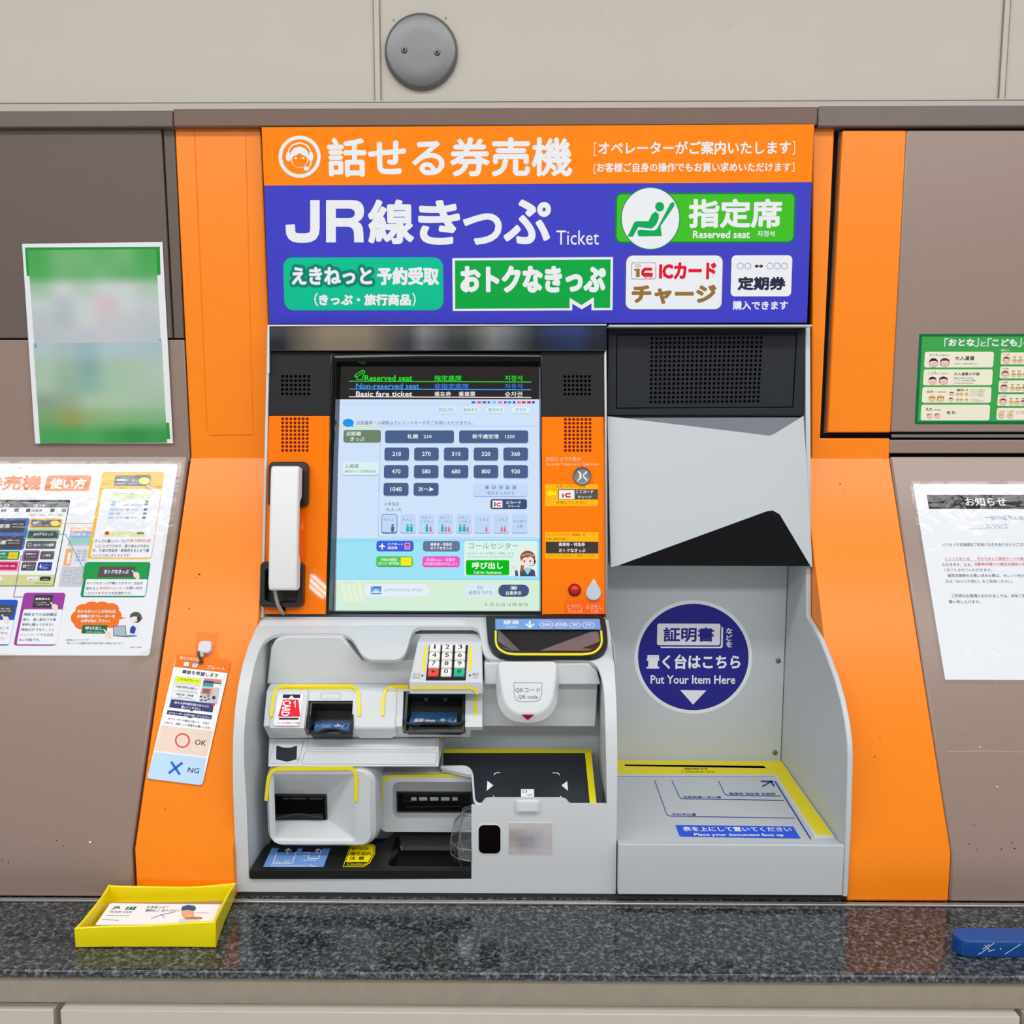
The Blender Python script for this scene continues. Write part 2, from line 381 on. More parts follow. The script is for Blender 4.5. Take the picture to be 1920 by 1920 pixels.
# ------------------------------------------------------------------ brown cladding and its two doors
def facepiece(name, pts, m, Y=1.45, th=.012, bevel=.0015, surf=None):
    s = surf or vert(Y); q = Print(s); l = [q.q(*a) for a in pts]; q.prism(s, [l], -th, 0, m); return q, name, bevel
XLO, XRO = -.5159, .5683                                                    # outer edges of the orange surround
def console(name, x0, x1, m, m2=None, bev=.004):
    """sloping console with its upright foot, as one folded sheet"""
    s = Surf([P_TOP, P_MID, (1.176, -.6665)]); q = MB(); L = [(x0, -s.s[-1]), (x1, -s.s[-1]), (x1, 0), (x0, 0)]
    q.prism(s, [L], -.02, 0, m)
    return q
q, n_, bv = facepiece('door_1', [(-420, 241), (302, 241), (323, 634), (-420, 634)], m_brown_d, 1.447); struct(q.build(n_, bevel=bv))
q, n_, bv = facepiece('trim_4', [(306, 241), (326.5, 241), (344.5, 634), (326.5, 634)], m_brown_d, 1.45); struct(q.build(n_, bevel=.001))
q, n_, bv = facepiece('wall_left', [(-420, 637), (345, 637), (356.5, 866), (-420, 866)], m_brown, 1.45); struct(q.build(n_, bevel=bv))
q = console('wall_console_left', -1.6, XLO - .004, m_brown)
for x, y, r_ in ((106, 1576, 1.3), (118, 1586, 1.0), (169, 1579, 2.0), (16, 1617, 1.2), (4, 1612, 1.0), (73, 1587, .8)):
    pp = Print(S_slope if y < 1590 else S_front); pp.ell(x, y, r_, r_, WHITE if r_ == 2 else BLACK, 3, 10); q.add(pp.V, pp.F, pp.mats[0])
struct(q.build('wall_console_left', bevel=.003))
q, n_, bv = facepiece('wall_right', [(1669, 825), (2350, 825), (2350, 850), (1667.5, 850)], m_brown_r, 1.45); struct(q.build(n_, bevel=bv))
q = console('wall_console_right', XRO + .001, 1.6, m_brown_r)
for x, y, r_ in ((1817, 1583, 1.5), (1831, 1593, 1.3), (1878, 1592, 1.4), (1902, 1591, 1.7), (1898, 1580, 1.5), (1838, 1401, 1.2), (1870, 1475, 1.4), (1811, 1365, 1.0), (1826, 1546, 1.0), (1800, 1510, .9)):
    pp = Print(S_slope); pp.ell(x, y, r_, r_ * .8, BLACK if y > 1500 else WHITE, 3, 10); q.add(pp.V, pp.F, pp.mats[0])
pp = Print(S_slope); pp.line([(1775, 1409), (1850, 1408), (1920, 1410)], 1.0, ink((186, 164, 152)), 3); q.add(pp.V, pp.F, pp.mats[0])
struct(q.build('wall_console_right', bevel=.003))
# hatch on the right: an orange stripe and a brown leaf on one door
q, n_, bv = facepiece('door_2', [(1700, 244), (2350, 244), (2350, 810), (1670, 810)], m_brown_r, 1.443, .016)
d2 = struct(q.build('door_2', bevel=.002))
q, n_, bv = facepiece('stripe', [(1580, 244), (1700, 244), (1670, 811), (1552, 811)], m_orange, 1.443, .016); q.build('stripe', d2, bevel=.002)
q = Print(vert(1.466)); q.poly([(1560, 236), (1590, 236), (1566, 818), (1538, 818)], m_foam); q.poly([(1544, 809), (2350, 809), (2350, 826), (1544, 826)], m_gap, 2); q.poly([(1562, 228), (2350, 228), (2350, 250), (1562, 250)], m_gap, 2)
struct(q.build('trim_5'))
q, n_, bv = facepiece('trim_6', [(1672, 814.5), (2350, 814.5), (2350, 821), (1672, 820)], m_strip, 1.452, .004); struct(q.build(n_))
q, n_, bv = facepiece('trim_7', [(1573, 246), (1580, 246), (1552, 812), (1545, 812)], mat('hinge_strip', (92, 80, 64), .6), 1.452, .004); struct(q.build(n_))
# ------------------------------------------------------------------ orange surrounds
def surround(side, label):
    t = thing('surround_panel', label, 'panel', (XLO if side < 0 else XRO, 1.176, ZT))
    s = Surf([(1.45, atY(960, 237, 1.45).z), P_TOP, P_MID, (1.176, -.6675)])
    if side < 0:
        q = Print(vert(1.45)); q.poly([(327.5, 239), (489, 239), (503, 612), (503, 856), (358.5, 856)], m_orange, 0, .0)
        l = [q.q(*a) for a in ((327.5, 239), (489, 239), (504, 612), (504, 868), (358.5, 868))]
        q = MB(); q.prism(vert(1.45), [l], -.012, 0, m_orange); q.build('upper_panel', t, bevel=.002)
        q = Print(vert(1.4495)); q.line([(364, 240), (388, 806)], 1.2, ink((250, 124, 10)), 2); q.line([(460, 240), (474, 806)], 1.0, ink((252, 128, 12)), 2); q.line([(393, 816), (476, 815)], 1.5, ink((240, 116, 8)), 2)
        q.build('pressed_line', t)
        x0, x1 = XLO, -.3835
    else:
        q = Print(vert(1.45)); l = [q.q(*a) for a in ((1524, 237), (1565, 237), (1538, 822), (1669, 822), (1667.5, 866), (1522, 866))]
        q = MB(); q.prism(vert(1.45), [l], -.012, 0, m_orange); q.build('upper_panel', t, bevel=.002)
        x0, x1 = .4340, XRO
    s = Surf([P_TOP, P_MID, (1.176, -.6675)]); q = MB()
    q.prism(s, [[(x0, -s.s[-1]), (x1, -s.s[-1]), (x1, 0), (x0, 0)]], -.045, 0, m_orange)
    pp = Print(S_slope)
    for x, y, r_ in (((374, 1077, 2), (367, 1083, 1.3), (355, 1141, 1.4), (310, 1517, 1.2)) if side < 0 else ((1575, 907, 1.5), (1581, 921, 1.0), (1640, 1419, 1.4), (1650, 1383, 1.2), (1657, 1575, 1.0))):
        pp.ell(x, y, r_, r_ * .8, ink((96, 44, 10)), 3, 10)
    q.add(pp.V, pp.F, pp.mats[0]); q.build('sloping_panel', t, bevel=.003)
    return t
surround(-1, 'orange painted surround panel between the left brown console and the ticket machine')
surround(1, 'orange painted surround panel between the document stand and the right brown console')
# ------------------------------------------------------------------ counter, strip, apron
yf = atZ(960, 1825, ZT).y; zf = atY(960, 1843, yf).z
t = thing('counter', 'speckled dark granite counter ledge running along below the ticket machine', 'counter', (0, yf, zf))
b = MB(); b.box(-1.6, 1.6, yf, 1.30, zf, ZT, m_granite); b.build('slab', t, bevel=.005, seg=3)
b = MB(); b.box(-1.6, 1.6, 1.166, 1.173, ZT, ZT + .0035, m_strip); b.build('back_strip', t, bevel=.001)
b = MB(); za = atY(960, 1886, yf + .02).z; b.box(-1.6, 1.6, yf + .02, yf + .05, za, zf, m_stone); struct(b.build('trim_8', bevel=.001))
b = MB(); zl = atY(960, 1897, yf + .008).z
xa, xb = atY(118, 1900, yf + .012).x, atY(1908, 1900, yf + .012).x
b.box(-1.6, xa - .012, yf + .012, yf + .05, -1.42, za - .004, m_wall); b.box(xa, xb, yf + .006, yf + .05, -1.42, za, m_wall); b.box(xb + .008, 1.6, yf + .008, yf + .05, -1.42, za, m_wall)
b.box(-1.6, 1.6, yf + .03, yf + .05, -1.42, za, m_groove)
struct(b.build('wall_front', bevel=.001))
b = MB(); b.box(-1.6, 1.6, 1.185, 1.30, ZT, ZT + .0105, mat('dark_plinth', (66, 62, 60), .5, var=.25, vscale=70)); struct(b.build('trim_9'))
b = MB(); b.box(-4, 4, -4, 1.2, -1.46, -1.42, mat('floor_tile', (205, 200, 192), .3, var=.05, vscale=4)); struct(b.build('floor'))
# ------------------------------------------------------------------ round cover on the wall
c0 = atY(790, 98, 1.468); t = thing('cover_plate', 'round grey steel cover plate screwed to the beige wall above the sign', 'cover', (c0.x, 1.468, c0.z))
b = MB(); k = (atY(858, 98, 1.462) - atY(722, 98, 1.462)).length / 2; ax = Vector((0, -1, 0))
b.lathe(c0, ax, [(k * 1.01, 0), (k * 1.01, .002), (k * .99, .006), (k * .95, .0085), (k * .9, .0095), (k * .5, .0100), (0, .0102)], m_steel, 64); b.build('disc', t, angle=50)
for x, y in ((758, 94), (820, 98.5)):
    c = atY(x, y, 1.458); b = MB(); b.lathe(c, ax, [(.0047, -.001), (.0047, .001), (.0036, .0026), (.0015, .003), (0, .0022)], m_steel, 20)
    for a in (45, 135): d = Vector((math.cos(R(a)), 0, math.sin(R(a)))) * .0022; e = Vector((-d.z, 0, d.x)) * .25; o_ = ax * .00315; b.add([c + d + e + o_, c + d - e + o_, c - d - e + o_, c - d + e + o_], [(0, 1, 2, 3)], BLACK)
    b.build('screw', t)
# ------------------------------------------------------------------ header sign
S_sign = vert(1.435); OG = ink((255, 134, 0), .42); BLUE = ink((64, 64, 196), .42)
cb = atY(1009, 606, 1.435); t = thing('header_sign', 'large orange and blue ticket machine header sign with white Japanese lettering', 'sign', (cb.x, 1.45, cb.z))
b = Print(S_sign); l = [b.q(*a) for a in ((490.5, 238.5), (1527, 233), (1513, 604.5), (505, 607.5))]
q = Print(S_sign); q.prism(S_sign, [l], -.014, 0, ink((70, 50, 60))); 
q.poly([(490.5, 238.5), (1526.5, 233), (1522, 341.5), (495, 348)], OG, 1); q.poly([(495, 348), (1522, 341.5), (1513, 604.5), (505, 607.5)], BLUE, 1); q.build('board', t)
z1 = (480, 220, 3.6923); z2 = (1000, 220, 3.4286)
q = Print(S_sign); W = WHITE
q.text('話せる券売機', 613, 257.5, 1073, 331.5, W, 2, .029, res=5)
q.build('title_lettering', t, smooth=False); q = Print(S_sign); q.zoom(*z2); q.text('オペレーターがご案内いたします', 418, 152, 1655, 240, W, 2, .026); q.text('お客様ご自身の操作でもお買い求めいただけます', 408, 290, 1655, 352, W, 2, .022)
for x, y0, y1, d in ((392, 165, 246, 1), (1680, 155, 236, -1), (390, 305, 360, 1), (1676, 294, 347, -1)): q.line([(x + 16 * d, y0), (x, y0), (x, y1), (x + 16 * d, y1)], 4.5, W, 2)
q.build('notice_lettering', t, smooth=False)
q = Print(S_sign, *z1)
q.ring(302, 273, 146, 121, W, 2); q.ell(302, 283, 62, 68, W, 2); q.ell(302, 294, 53, 54, OG, 3)
q.poly([(240, 290), (243, 240), (262, 215), (300, 202), (340, 215), (360, 240), (363, 290), (352, 272), (330, 266), (302, 248), (274, 266), (252, 272)], W, 4)
for x in (277, 326): q.ell(x, 283, 8, 8, W, 4)
q.line([(222, 262), (228, 222), (252, 192), (302, 176), (350, 192), (374, 222), (382, 262)], 10, W, 4); q.ell(224, 272, 17, 34, W, 4); q.ell(380, 272, 17, 34, W, 4)
q.line([(382, 300), (378, 330), (362, 350)], 8, W, 4); q.ell(350, 355, 19, 15, W, 4); q.build('operator_icon', t)
q = Print(S_sign); q.zoom(*z1); q.line([(408, 573), (408, 770), (404, 800), (392, 820), (370, 832), (340, 836), (292, 836), (266, 830), (250, 818), (240, 798), (237, 742)], 65, W, 2)
q.sheet(S_sign, [[q.q(*a) for a in ((485, 573), (670, 573), (700, 577), (724, 588), (742, 612), (749, 645), (744, 684), (728, 708), (706, 722), (726, 736), (738, 760), (743, 800), (745, 866), (680, 866), (678, 800), (672, 776), (656, 762), (630, 757), (553, 757), (553, 866), (485, 866))], [q.q(*a) for a in ((553, 632), (553, 698), (648, 698), (670, 692), (682, 678), (685, 664), (680, 646), (664, 635), (646, 632))]], 2 * LAY, W); q.zoom(0, 0, 1)
for s_, x0, y0, x1, y1 in (('線', 690, 374, 776, 458), ('き', 784, 375, 863, 459), ('っ', 868, 400, 941, 459), ('ぷ', 944, 374, 1033, 458)): q.text(s_, x0, y0, x1, y1, W, 2, .036, res=5)
q.text('Ticket', 1043, 432, 1123, 459, W, 2, .0); q.build('ticket_lettering', t, smooth=False)
# reserved seat badge
q = Print(S_sign, *z2); q.rect(526, 484, 1685, 808, ink((0, 128, 60)), 2, 40); q.rect(537, 494, 1674, 798, ink((64, 190, 34)), 3, 32)
q.ell(753, 650, 191, 202, ink((20, 130, 110)), 4, 48); q.ell(753, 650, 185, 196, W, 5, 48); G = ink((0, 166, 90))
q.ell(812, 575, 29, 31, G, 6); q.poly([(605, 768), (648, 676), (662, 668), (740, 668), (762, 622), (785, 606), (806, 622), (806, 650), (790, 690), (764, 714), (740, 714), (674, 706), (640, 768)], G, 6)
q.poly([(668, 740), (672, 726), (690, 722), (775, 728), (795, 716), (880, 555), (897, 543), (908, 556), (905, 572), (818, 700), (826, 764), (676, 766)], G, 6)
q.text('指定席', 998, 524, 1597, 712, W, 6, .036, res=4); q.text('Reserved seat', 1026, 728, 1392, 778, W, 6, .03); q.text('지정석', 1440, 730, 1550, 768, W, 6, .02); q.build('reserved_seat_badge', t)
# net reservation badge
q = Print(S_sign, *z1); q.rect(192, 970, 1297, 1336, ink((0, 190, 146)), 2, 66); D = ink((0, 130, 110))
q.text('えきねっと', 226, 1014, 826, 1180, D, 3, .17); q.text('えきねっと', 236, 1026, 816, 1168, D, 4, .11); q.text('えきねっと', 246, 1036, 804, 1160, W, 6, .045); q.text('予約受取', 838, 1036, 1268, 1162, W, 6, .045)
q.text('きっぷ・旅行商品', 436, 1222, 1072, 1304, W, 6, .05); q.text('（', 403, 1214, 430, 1308, W, 6, .015); q.text('）', 1082, 1214, 1106, 1308, W, 6, .015); q.build('net_reservation_badge', t)
# bargain ticket badge
q = Print(S_sign); G = ink((0, 165, 66)); q.poly([(848, 484), (1149.5, 482), (1148.5, 581.5), (1109, 582), (1109, 569), (1091, 580), (1073, 569.5), (1073, 582), (849, 583)], W, 2)
q.poly([(853, 488.5), (1145, 486.5), (1144, 577.5), (1114, 577.5), (1113.5, 557), (1090.5, 572), (1068, 558.5), (1068, 578), (853.5, 579)], G, 3)
q.text('おトクなきっぷ', 863, 498, 1136, 549, W, 4, .055, res=4); q.build('bargain_ticket_badge', t)
# card charge badge
q = Print(S_sign, *z2); q.rect(592, 886, 1217, 1236, ink((120, 110, 100)), 2, 44); q.rect(596, 889, 1213, 1233, W, 3, 42)
q.rect(631, 934, 788, 1041, ink((90, 80, 80)), 4, 12); q.rect(634, 937, 785, 1038, W, 5, 10); BR = ink((148, 112, 52)); RD = ink((226, 10, 40))
q.poly([(650, 955), (672, 942), (694, 955), (672, 966)], ink((120, 120, 110)), 6); q.poly([(656, 955), (672, 946), (688, 955), (672, 962)], W, 7)
q.rect(660, 978, 684, 1027, BR, 6); q.rect(648, 974, 684, 986, BR, 6); q.line([(764, 976), (716, 976), (704, 990), (704, 1008), (714, 1016), (764, 1016)], 20, RD, 6); q.rect(714, 1000, 768, 1024, RD, 6)
for x in (722, 752): q.ell(x, 1028, 8, 8, RD, 7); q.ell(x, 1028, 4, 4, W, 8)
q.text('ICカード', 808, 932, 1176, 1042, RD, 5, .05); q.text('チャージ', 632, 1076, 1176, 1200, BR, 5, .055); q.build('card_charge_badge', t)
# commuter pass badge
q = Print(S_sign, *z2); q.rect(1268, 884, 1664, 1154, ink((60, 60, 150)), 2, 30); q.rect(1271, 887, 1661, 1151, W, 3, 28); B2 = ink((96, 96, 190))
for x in (1331, 1379, 1521, 1567, 1613): q.ring(x, 956, 21, 18, B2, 4)
q.line([(1436, 957), (1466, 957)], 8, BLACK, 4); q.poly([(1420, 957), (1440, 944), (1440, 970)], BLACK, 4); q.poly([(1480, 957), (1460, 944), (1460, 970)], BLACK, 4)
q.text('定期券', 1313, 1024, 1622, 1112, NAVY, 4, .05); q.build('commuter_pass_badge', t)
q = Print(S_sign, *z2); q.text('購入できます', 1281, 1180, 1636, 1238, W, 2, .03); q.build('purchase_lettering', t, smooth=False)
# ------------------------------------------------------------------ ticket machine
m_body = mat('grey_abs', (206, 210, 214), .38, var=.008, vscale=30, bump=.04, bscale=1400)
m_white = mat('white_abs', (214, 217, 221), .32)
m_blackp = mat('black_textured', (24, 25, 28), .5, spec=.25, bump=.25, bscale=1600)
m_blackg = mat('black_gloss', (8, 8, 9), .09, spec=.3)
m_blackm = mat('black_moulding', (20, 20, 22), .35)
m_void = mat('unlit_cavity', (2, 2, 2), .9, spec=0)
m_org = mat('orange_acrylic', (255, 124, 0), .025, spec=.3)
m_yel = mat('yellow_guide', (238, 220, 0), .45)
m_lbl = mat('blue_label', (112, 158, 222), .4)
m_lbl_d = mat('deep_blue_label', (66, 118, 178), .4)
m_red = mat('red_button', (200, 10, 24), .12)
m_cord = mat('grey_cord', (150, 150, 148), .5)
XL_, XR_ = -.3833, .1268
base = (-.13, 1.30, ZT + .0105)
K = thing('ticket_machine', 'grey and orange railway ticket vending machine with a lit touch screen and keypad', 'ticket machine', base)
S_bez = Surf([(1.43, .106), (1.345, -.3215)])
# --- housing behind the front
b = MB(); xs = (XL_ + .004, XR_ - .002); prof = [(1.468, .105), (1.385, -.31), (1.36, -.335), (1.33, -.345), (1.33, -.655), (1.48, -.655), (1.48, .105)]
rings = [[Vector((x, y, z)) for y, z in prof] for x in xs]; b.skin(rings, m_body, True, True); b.build('housing', K)
# --- sheet metal sides of the upper half
b = MB()
for x0, x1 in ((XL_, XL_ + .004), (XR_ - .004, XR_)):
    b = MB(); b.skin([[Vector((x, y, z)) for y, z in ((1.424, .108), (1.338, -.322), (1.40, -.322), (1.46, -.2), (1.46, .108))] for x in (x0, x1)], m_strip if x0 > 0 else m_body, True, True); b.build('side_edge', K, bevel=.001)
# --- bezel pieces on the leaning front
def pane(name, pts, m, h0=-.004, h1=.003, bev=.0012, parent=None, sf=None):
    q = Print(sf or S_bez); l = [q.q(*a) for a in pts]; q.prism(q.sf, [l], h0, h1, m); return q.build(name, parent or K, bevel=bev) if name else q
def dots(q, x0, y0, x1, y1, nx, ny, rad, m, h=26, sk=0):
    for j in range(ny):
        for i in range(nx):
            x = x0 + (x1 - x0) * i / (nx - 1) + sk * (.5 - j / (ny - 1)) * (1 if i < nx / 2 else -1) * 0; q.ell(x, y0 + (y1 - y0) * j / (ny - 1), rad, rad, m, h, 10)
for pts, box in (([(507, 657), (626, 657), (622, 779.5), (506, 779.5)], (531, 706.5, 580, 739.5)), ([(1015, 657), (1133, 657), (1131.5, 781), (1015, 781)], (1059, 707, 1105, 740))):
    q = Print(S_bez); l = [q.q(*a) for a in pts]; q.prism(S_bez, [l], -.004, .004, m_blackp); dots(q, *box, 7, 5, 2.6, m_void, 31); q.build('speaker_panel', K)
pts = [(505.5, 780.5), (622, 780.5), (611, 1151), (491, 1151)]; q = Print(S_bez); l = [q.q(*a) for a in pts]; q.prism(S_bez, [l], -.004, .003, m_org)
dots(q, 531, 786, 577, 845, 7, 9, 2.7, ink((110, 8, 4)), 24); q.zoom(480, 600, 2.8235); q.poly([(160, 1020), (272, 1020), (262, 1275), (150, 1275)], ink((255, 106, 16), .12), 23)
q.poly([(215, 1052), (236, 1048), (216, 1118), (213, 1118)], ink((255, 196, 170)), 25); q.text('電話', 240, 1072, 256, 1110, ink((255, 176, 120)), 25); q.text('こちらから', 232, 1180, 248, 1262, ink((255, 170, 110)), 25, rot=90)
LP = q.build('left_panel', K)
pts = [(1015, 782), (1131.5, 782), (1137.5, 1151), (1016, 1151)]; q = Print(S_bez); l = [q.q(*a) for a in pts]; q.prism(S_bez, [l], -.004, .003, m_org)
dots(q, 1060, 787, 1106, 845, 7, 9, 2.7, ink((110, 8, 4)), 24); q.zoom(480, 600, 2.8235)
PL = ink((255, 206, 160)); q.text('防犯カメラ作動中', 1536, 727, 1720, 750, PL, 24); q.text('Security System is in Operation', 1536, 756, 1815, 776, PL, 24)
q.rect(1632, 1480, 1836, 1556, ink((255, 104, 22), .12), 23); PK = ink((255, 196, 176)); q.text('とりけし', 1648, 1505, 1732, 1528, PK, 25); q.text('Cancel', 1652, 1532, 1724, 1548, PK, 25); q.text('よびだし', 1746, 1506, 1834, 1530, PK, 25); q.text('Call', 1772, 1532, 1810, 1548, PK, 25)
RP = q.build('right_panel', K)
# --- header bar above the screen
q = Print(S_bez); l = [q.q(*a) for a in ((508, 612), (1136, 612), (1135, 661), (508, 661))]; q.prism(S_bez, [l], -.004, .011, m_blackm, side=m_blackg)
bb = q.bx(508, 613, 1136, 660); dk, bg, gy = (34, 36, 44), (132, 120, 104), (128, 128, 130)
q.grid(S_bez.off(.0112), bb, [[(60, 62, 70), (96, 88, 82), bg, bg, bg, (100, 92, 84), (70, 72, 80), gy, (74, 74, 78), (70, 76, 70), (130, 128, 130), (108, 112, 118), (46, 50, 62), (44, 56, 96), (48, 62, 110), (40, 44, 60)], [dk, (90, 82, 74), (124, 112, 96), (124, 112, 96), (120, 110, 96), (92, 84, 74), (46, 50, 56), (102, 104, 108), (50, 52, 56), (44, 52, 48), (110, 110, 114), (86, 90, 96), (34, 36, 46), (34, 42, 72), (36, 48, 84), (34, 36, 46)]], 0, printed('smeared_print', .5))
q.build('header_bar', K)
q = Print(S_bez.off(.011)); q.bar([(503, 611), (1137, 609.5)], 2.2, m_white, .002); q.bar([(504, 612), (504, 700)], 3, m_white, .002); q.build('header_edge', K)
# --- display frame and lit screen
S_scr = S_bez.off(-.022); q = Print(S_scr); su0, su1 = (q.q(640, 688)[0] + q.q(626, 1143)[0]) / 2, (q.q(1012, 688)[0] + q.q(1010.5, 1143)[0]) / 2; sv0, sv1 = q.q(820, 1144.5)[1], q.q(820, 687)[1]
q0 = Print(S_bez); o0 = (q0.q(617, 900)[0], q0.q(800, 1152)[1], q0.q(1016, 900)[0], q0.q(800, 660)[1]); cy_ = S_bez.p[0]
def ringq(sf, ps, h): return [sf.to3(*Print(sf).q(*a), h) for a in ps]
def ringz(sf, u0, v0, u1, v1, h): return [sf.to3(u, v, h) for u, v in ((u0, v0), (u1, v0), (u1, v1), (u0, v1))]
b = MB(); e = .0022
b.skin([ringz(S_bez, *o0, -.004), ringz(S_bez, *o0, .004), ringz(S_bez, o0[0] + e, o0[1] + e, o0[2] - e, o0[3] - e, .005), 
        ringq(S_bez, ((617, 1146), (1014, 1146), (1013, 678), (632, 678)), .003), ringq(S_scr, ((626, 1144.5), (1010.8, 1144.5), (1012, 688), (639.5, 688)), .0012)], m_blackg)
b.build('screen_frame', K, bevel=.0007)
q = Print(S_scr, 630, 650, 4.8); g = glow
q.sheet(S_scr, [[(su0, sv0), (su1, sv0), (su1, sv1), (su0, sv1)]], 0, g((212, 230, 255)))
yb = lambda y: q.q(900, y)[1]
def band(y0, y1, m, h, u0=None, u1=None): q.sheet(S_scr, [[(u0 or su0, yb(y1)), (u1 or su1, yb(y1)), (u1 or su1, yb(y0)), (u0 or su0, yb(y0))]], lay(h), m)
q.sheet(S_scr, [[(su0, yb(474)), (su1, yb(474)), (su1, sv1), (su0, sv1)]], 1 * LAY, g((48, 44, 44)))
band(512, 515, g((170, 196, 236)), 1)
GR, SB, WT = g((40, 240, 50)), g((64, 168, 250)), g((250, 250, 250))
q.text('Reserved seat', 258, 256, 686, 308, GR, 2, .02); q.text('Non-reserved seat', 180, 330, 748, 378, SB, 2, .02); q.text('Basic fare ticket', 180, 402, 686, 448, WT, 2, .02)
q.text('指定座席', 886, 258, 1130, 308, GR, 2, .01); q.text('非指定座席', 886, 332, 1194, 380, g((70, 130, 240)), 2, .01); q.text('乗车券', 886, 404, 1036, 448, WT, 2, .01); q.text('乗車票', 1104, 404, 1254, 448, WT, 2, .01)
q.text('지정석', 1520, 260, 1676, 308, GR, 2, .01); q.text('자유석', 1520, 332, 1676, 380, g((70, 130, 240)), 2, .01); q.text('승차권', 1520, 404, 1676, 450, WT, 2, .01)
for y, c in ((314, GR), (384, SB), (454, WT)): q.line([(116, y - 3), (1756, y + 4)], 7, c, 2)
q.line([(168, 268), (172, 258), (222, 222), (246, 214), (258, 224), (246, 250), (240, 296), (188, 296), (188, 274), (168, 268)], 7, GR, 2); q.line([(190, 272), (226, 246), (240, 226)], 6, GR, 2)
for x, c in ((1220, (90, 110, 210)), (1272, (226, 90, 120)), (1318, (110, 110, 170)), (1364, (40, 120, 230)), (1406, (150, 190, 240)), (1460, (200, 140, 170)), (1512, (200, 40, 110)), (1544, (60, 160, 230)), (1592, (70, 70, 200)), (1630, (240, 120, 140)), (1672, (240, 50, 80)), (1720, (230, 40, 60)), (1766, (60, 60, 160))): q.rect(x, 490, x + (22 if x in (1364, 1512, 1592, 1766) else 34), 511, g(c), 2)
def pill(x0, y0, x1, y1, c, r, sh=(150, 186, 220), d=7, h=3): q.rect(x0, y0 + d, x1, y1 + d, g(sh), h, r); q.rect(x0, y0, x1, y1, g(c), h + 1, r)
for x0, x1, s_ in ((908, 1072, 'ENGLISH'), (1130, 1294, '簡体中文'), (1356, 1520, '繁体中文'), (1580, 1742, '한국어')):
    pill(x0, 542, x1, 600, (226, 246, 250), 30, (160, 200, 226), 5); q.text(s_, (x0 + x1) / 2 - 66 + (16 if '한' in s_ else 0), 552, (x0 + x1) / 2 + 66 - (16 if '한' in s_ else 0), 586, g((110, 156, 168)), 5)
band(712, 724, g((214, 244, 120)), 2, None, q.q(414, 718)[0]); q.ell(110, 686, 50, 37, g((40, 150, 240)), 3); q.poly([(130, 712), (160, 724), (146, 696)], g((40, 150, 240)), 3)
q.text('近距離券・入場券はクレジットカードをご利用いただけません。', 184, 668, 1236, 704, g((60, 84, 130)), 3)
PAN = g((196, 220, 250)); q.line([(1812, 716), (420, 714), (406, 730), (384, 1300)], 3, g((140, 170, 220)), 2)
pill(68, 750, 404, 862, (112, 134, 110), 22, (140, 170, 170), 4); q.text('近距離', 92, 764, 226, 802, WT, 6, .012); q.text('きっぷ', 130, 812, 258, 850, WT, 6, .012)
pill(58, 1040, 388, 1156, (224, 244, 246), 26, (120, 160, 190), 6); q.text('入場券', 78, 1056, 206, 1096, g((70, 100, 116)), 6); q.text('(発売から２時間有効)', 78, 1110, 360, 1138, g((90, 120, 136)), 6)
BT = (78, 100, 142)
for x0, x1, s_, tx0, tx1 in ((442, 1062, '札幌　210', 642, 860), (1108, 1730, '新千歳空港　1230', 1228, 1608)): pill(x0, 754, x1, 866, BT, 20, (150, 176, 214)); q.text(s_, tx0, 788, tx1, 828, WT, 6, .016)
for j, row in enumerate((('210', '270', '310', '320', '360'), ('470', '580', '680', '800', '920'))):
    for i, s_ in enumerate(row):
        x0 = (436, 703, 971, 1239, 1506)[i] - (5 if i == 0 else 2 if i < 3 else 0) * j; y0 = 908 + 158 * j; pill(x0, y0, x0 + 222, y0 + 116, BT, 22, (150, 176, 214)); q.text(s_, x0 + 72, y0 + 38, x0 + 150, y0 + 76, WT, 6, .018)
q.zoom(620, 890, 4.683)
for x0, s_, a, c_ in ((464, '1040', 524, 624), (728, '次へ▶', 768, 906)): pill(x0, 72, x0 + 220, 184, BT, 22, (150, 176, 214)); q.text(s_, a, 108, c_, 148, WT, 6, .016)
pill(1252, 78, 1732, 190, (200, 222, 252), 26, (140, 176, 230)); TB = g((96, 116, 176))
for i, s_ in enumerate('あいうえお'): q.rect(1354 + 60 * i, 92, 1394 + 60 * i, 132, g((178, 204, 244)), 5, 4); q.text(s_, 1360 + 60 * i, 98, 1388 + 60 * i, 126, g((70, 84, 140)), 6, .02)
q.text('駅名を入力する', 1376, 146, 1612, 178, TB, 6)
pill(1402, 214, 1724, 298, (66, 84, 124), 22, (30, 40, 66), 4); q.rect(1422, 228, 1508, 290, WT, 6); q.rect(1434, 242, 1448, 280, g((110, 100, 110)), 7); q.line([(1496, 250), (1468, 250), (1460, 262), (1468, 274), (1496, 274)], 11, g((230, 50, 90)), 7); q.text('ICカード', 1544, 230, 1670, 260, WT, 6, .02); q.text('チャージ', 1556, 268, 1662, 288, WT, 6, .02)
DT = g((62, 84, 110)); q.text('人数指定', 470, 242, 602, 272, DT, 3); q.text('大人1人', 482, 290, 626, 322, DT, 3)
q.line([(430, 20), (418, 530), (430, 548), (1812, 552)], 3, g((140, 170, 220)), 2)
TEAL, RED, GRY = g((40, 186, 186)), g((236, 110, 120)), g((80, 100, 130))
def manikin(x, y, c, big=True):
    s_ = 1 if big else .72; q.ell(x, y - 58 * s_, 10 * s_, 10 * s_, c, 7, 12); q.rect(x - 13 * s_, y - 46 * s_, x + 13 * s_, y, c, 7, 5)
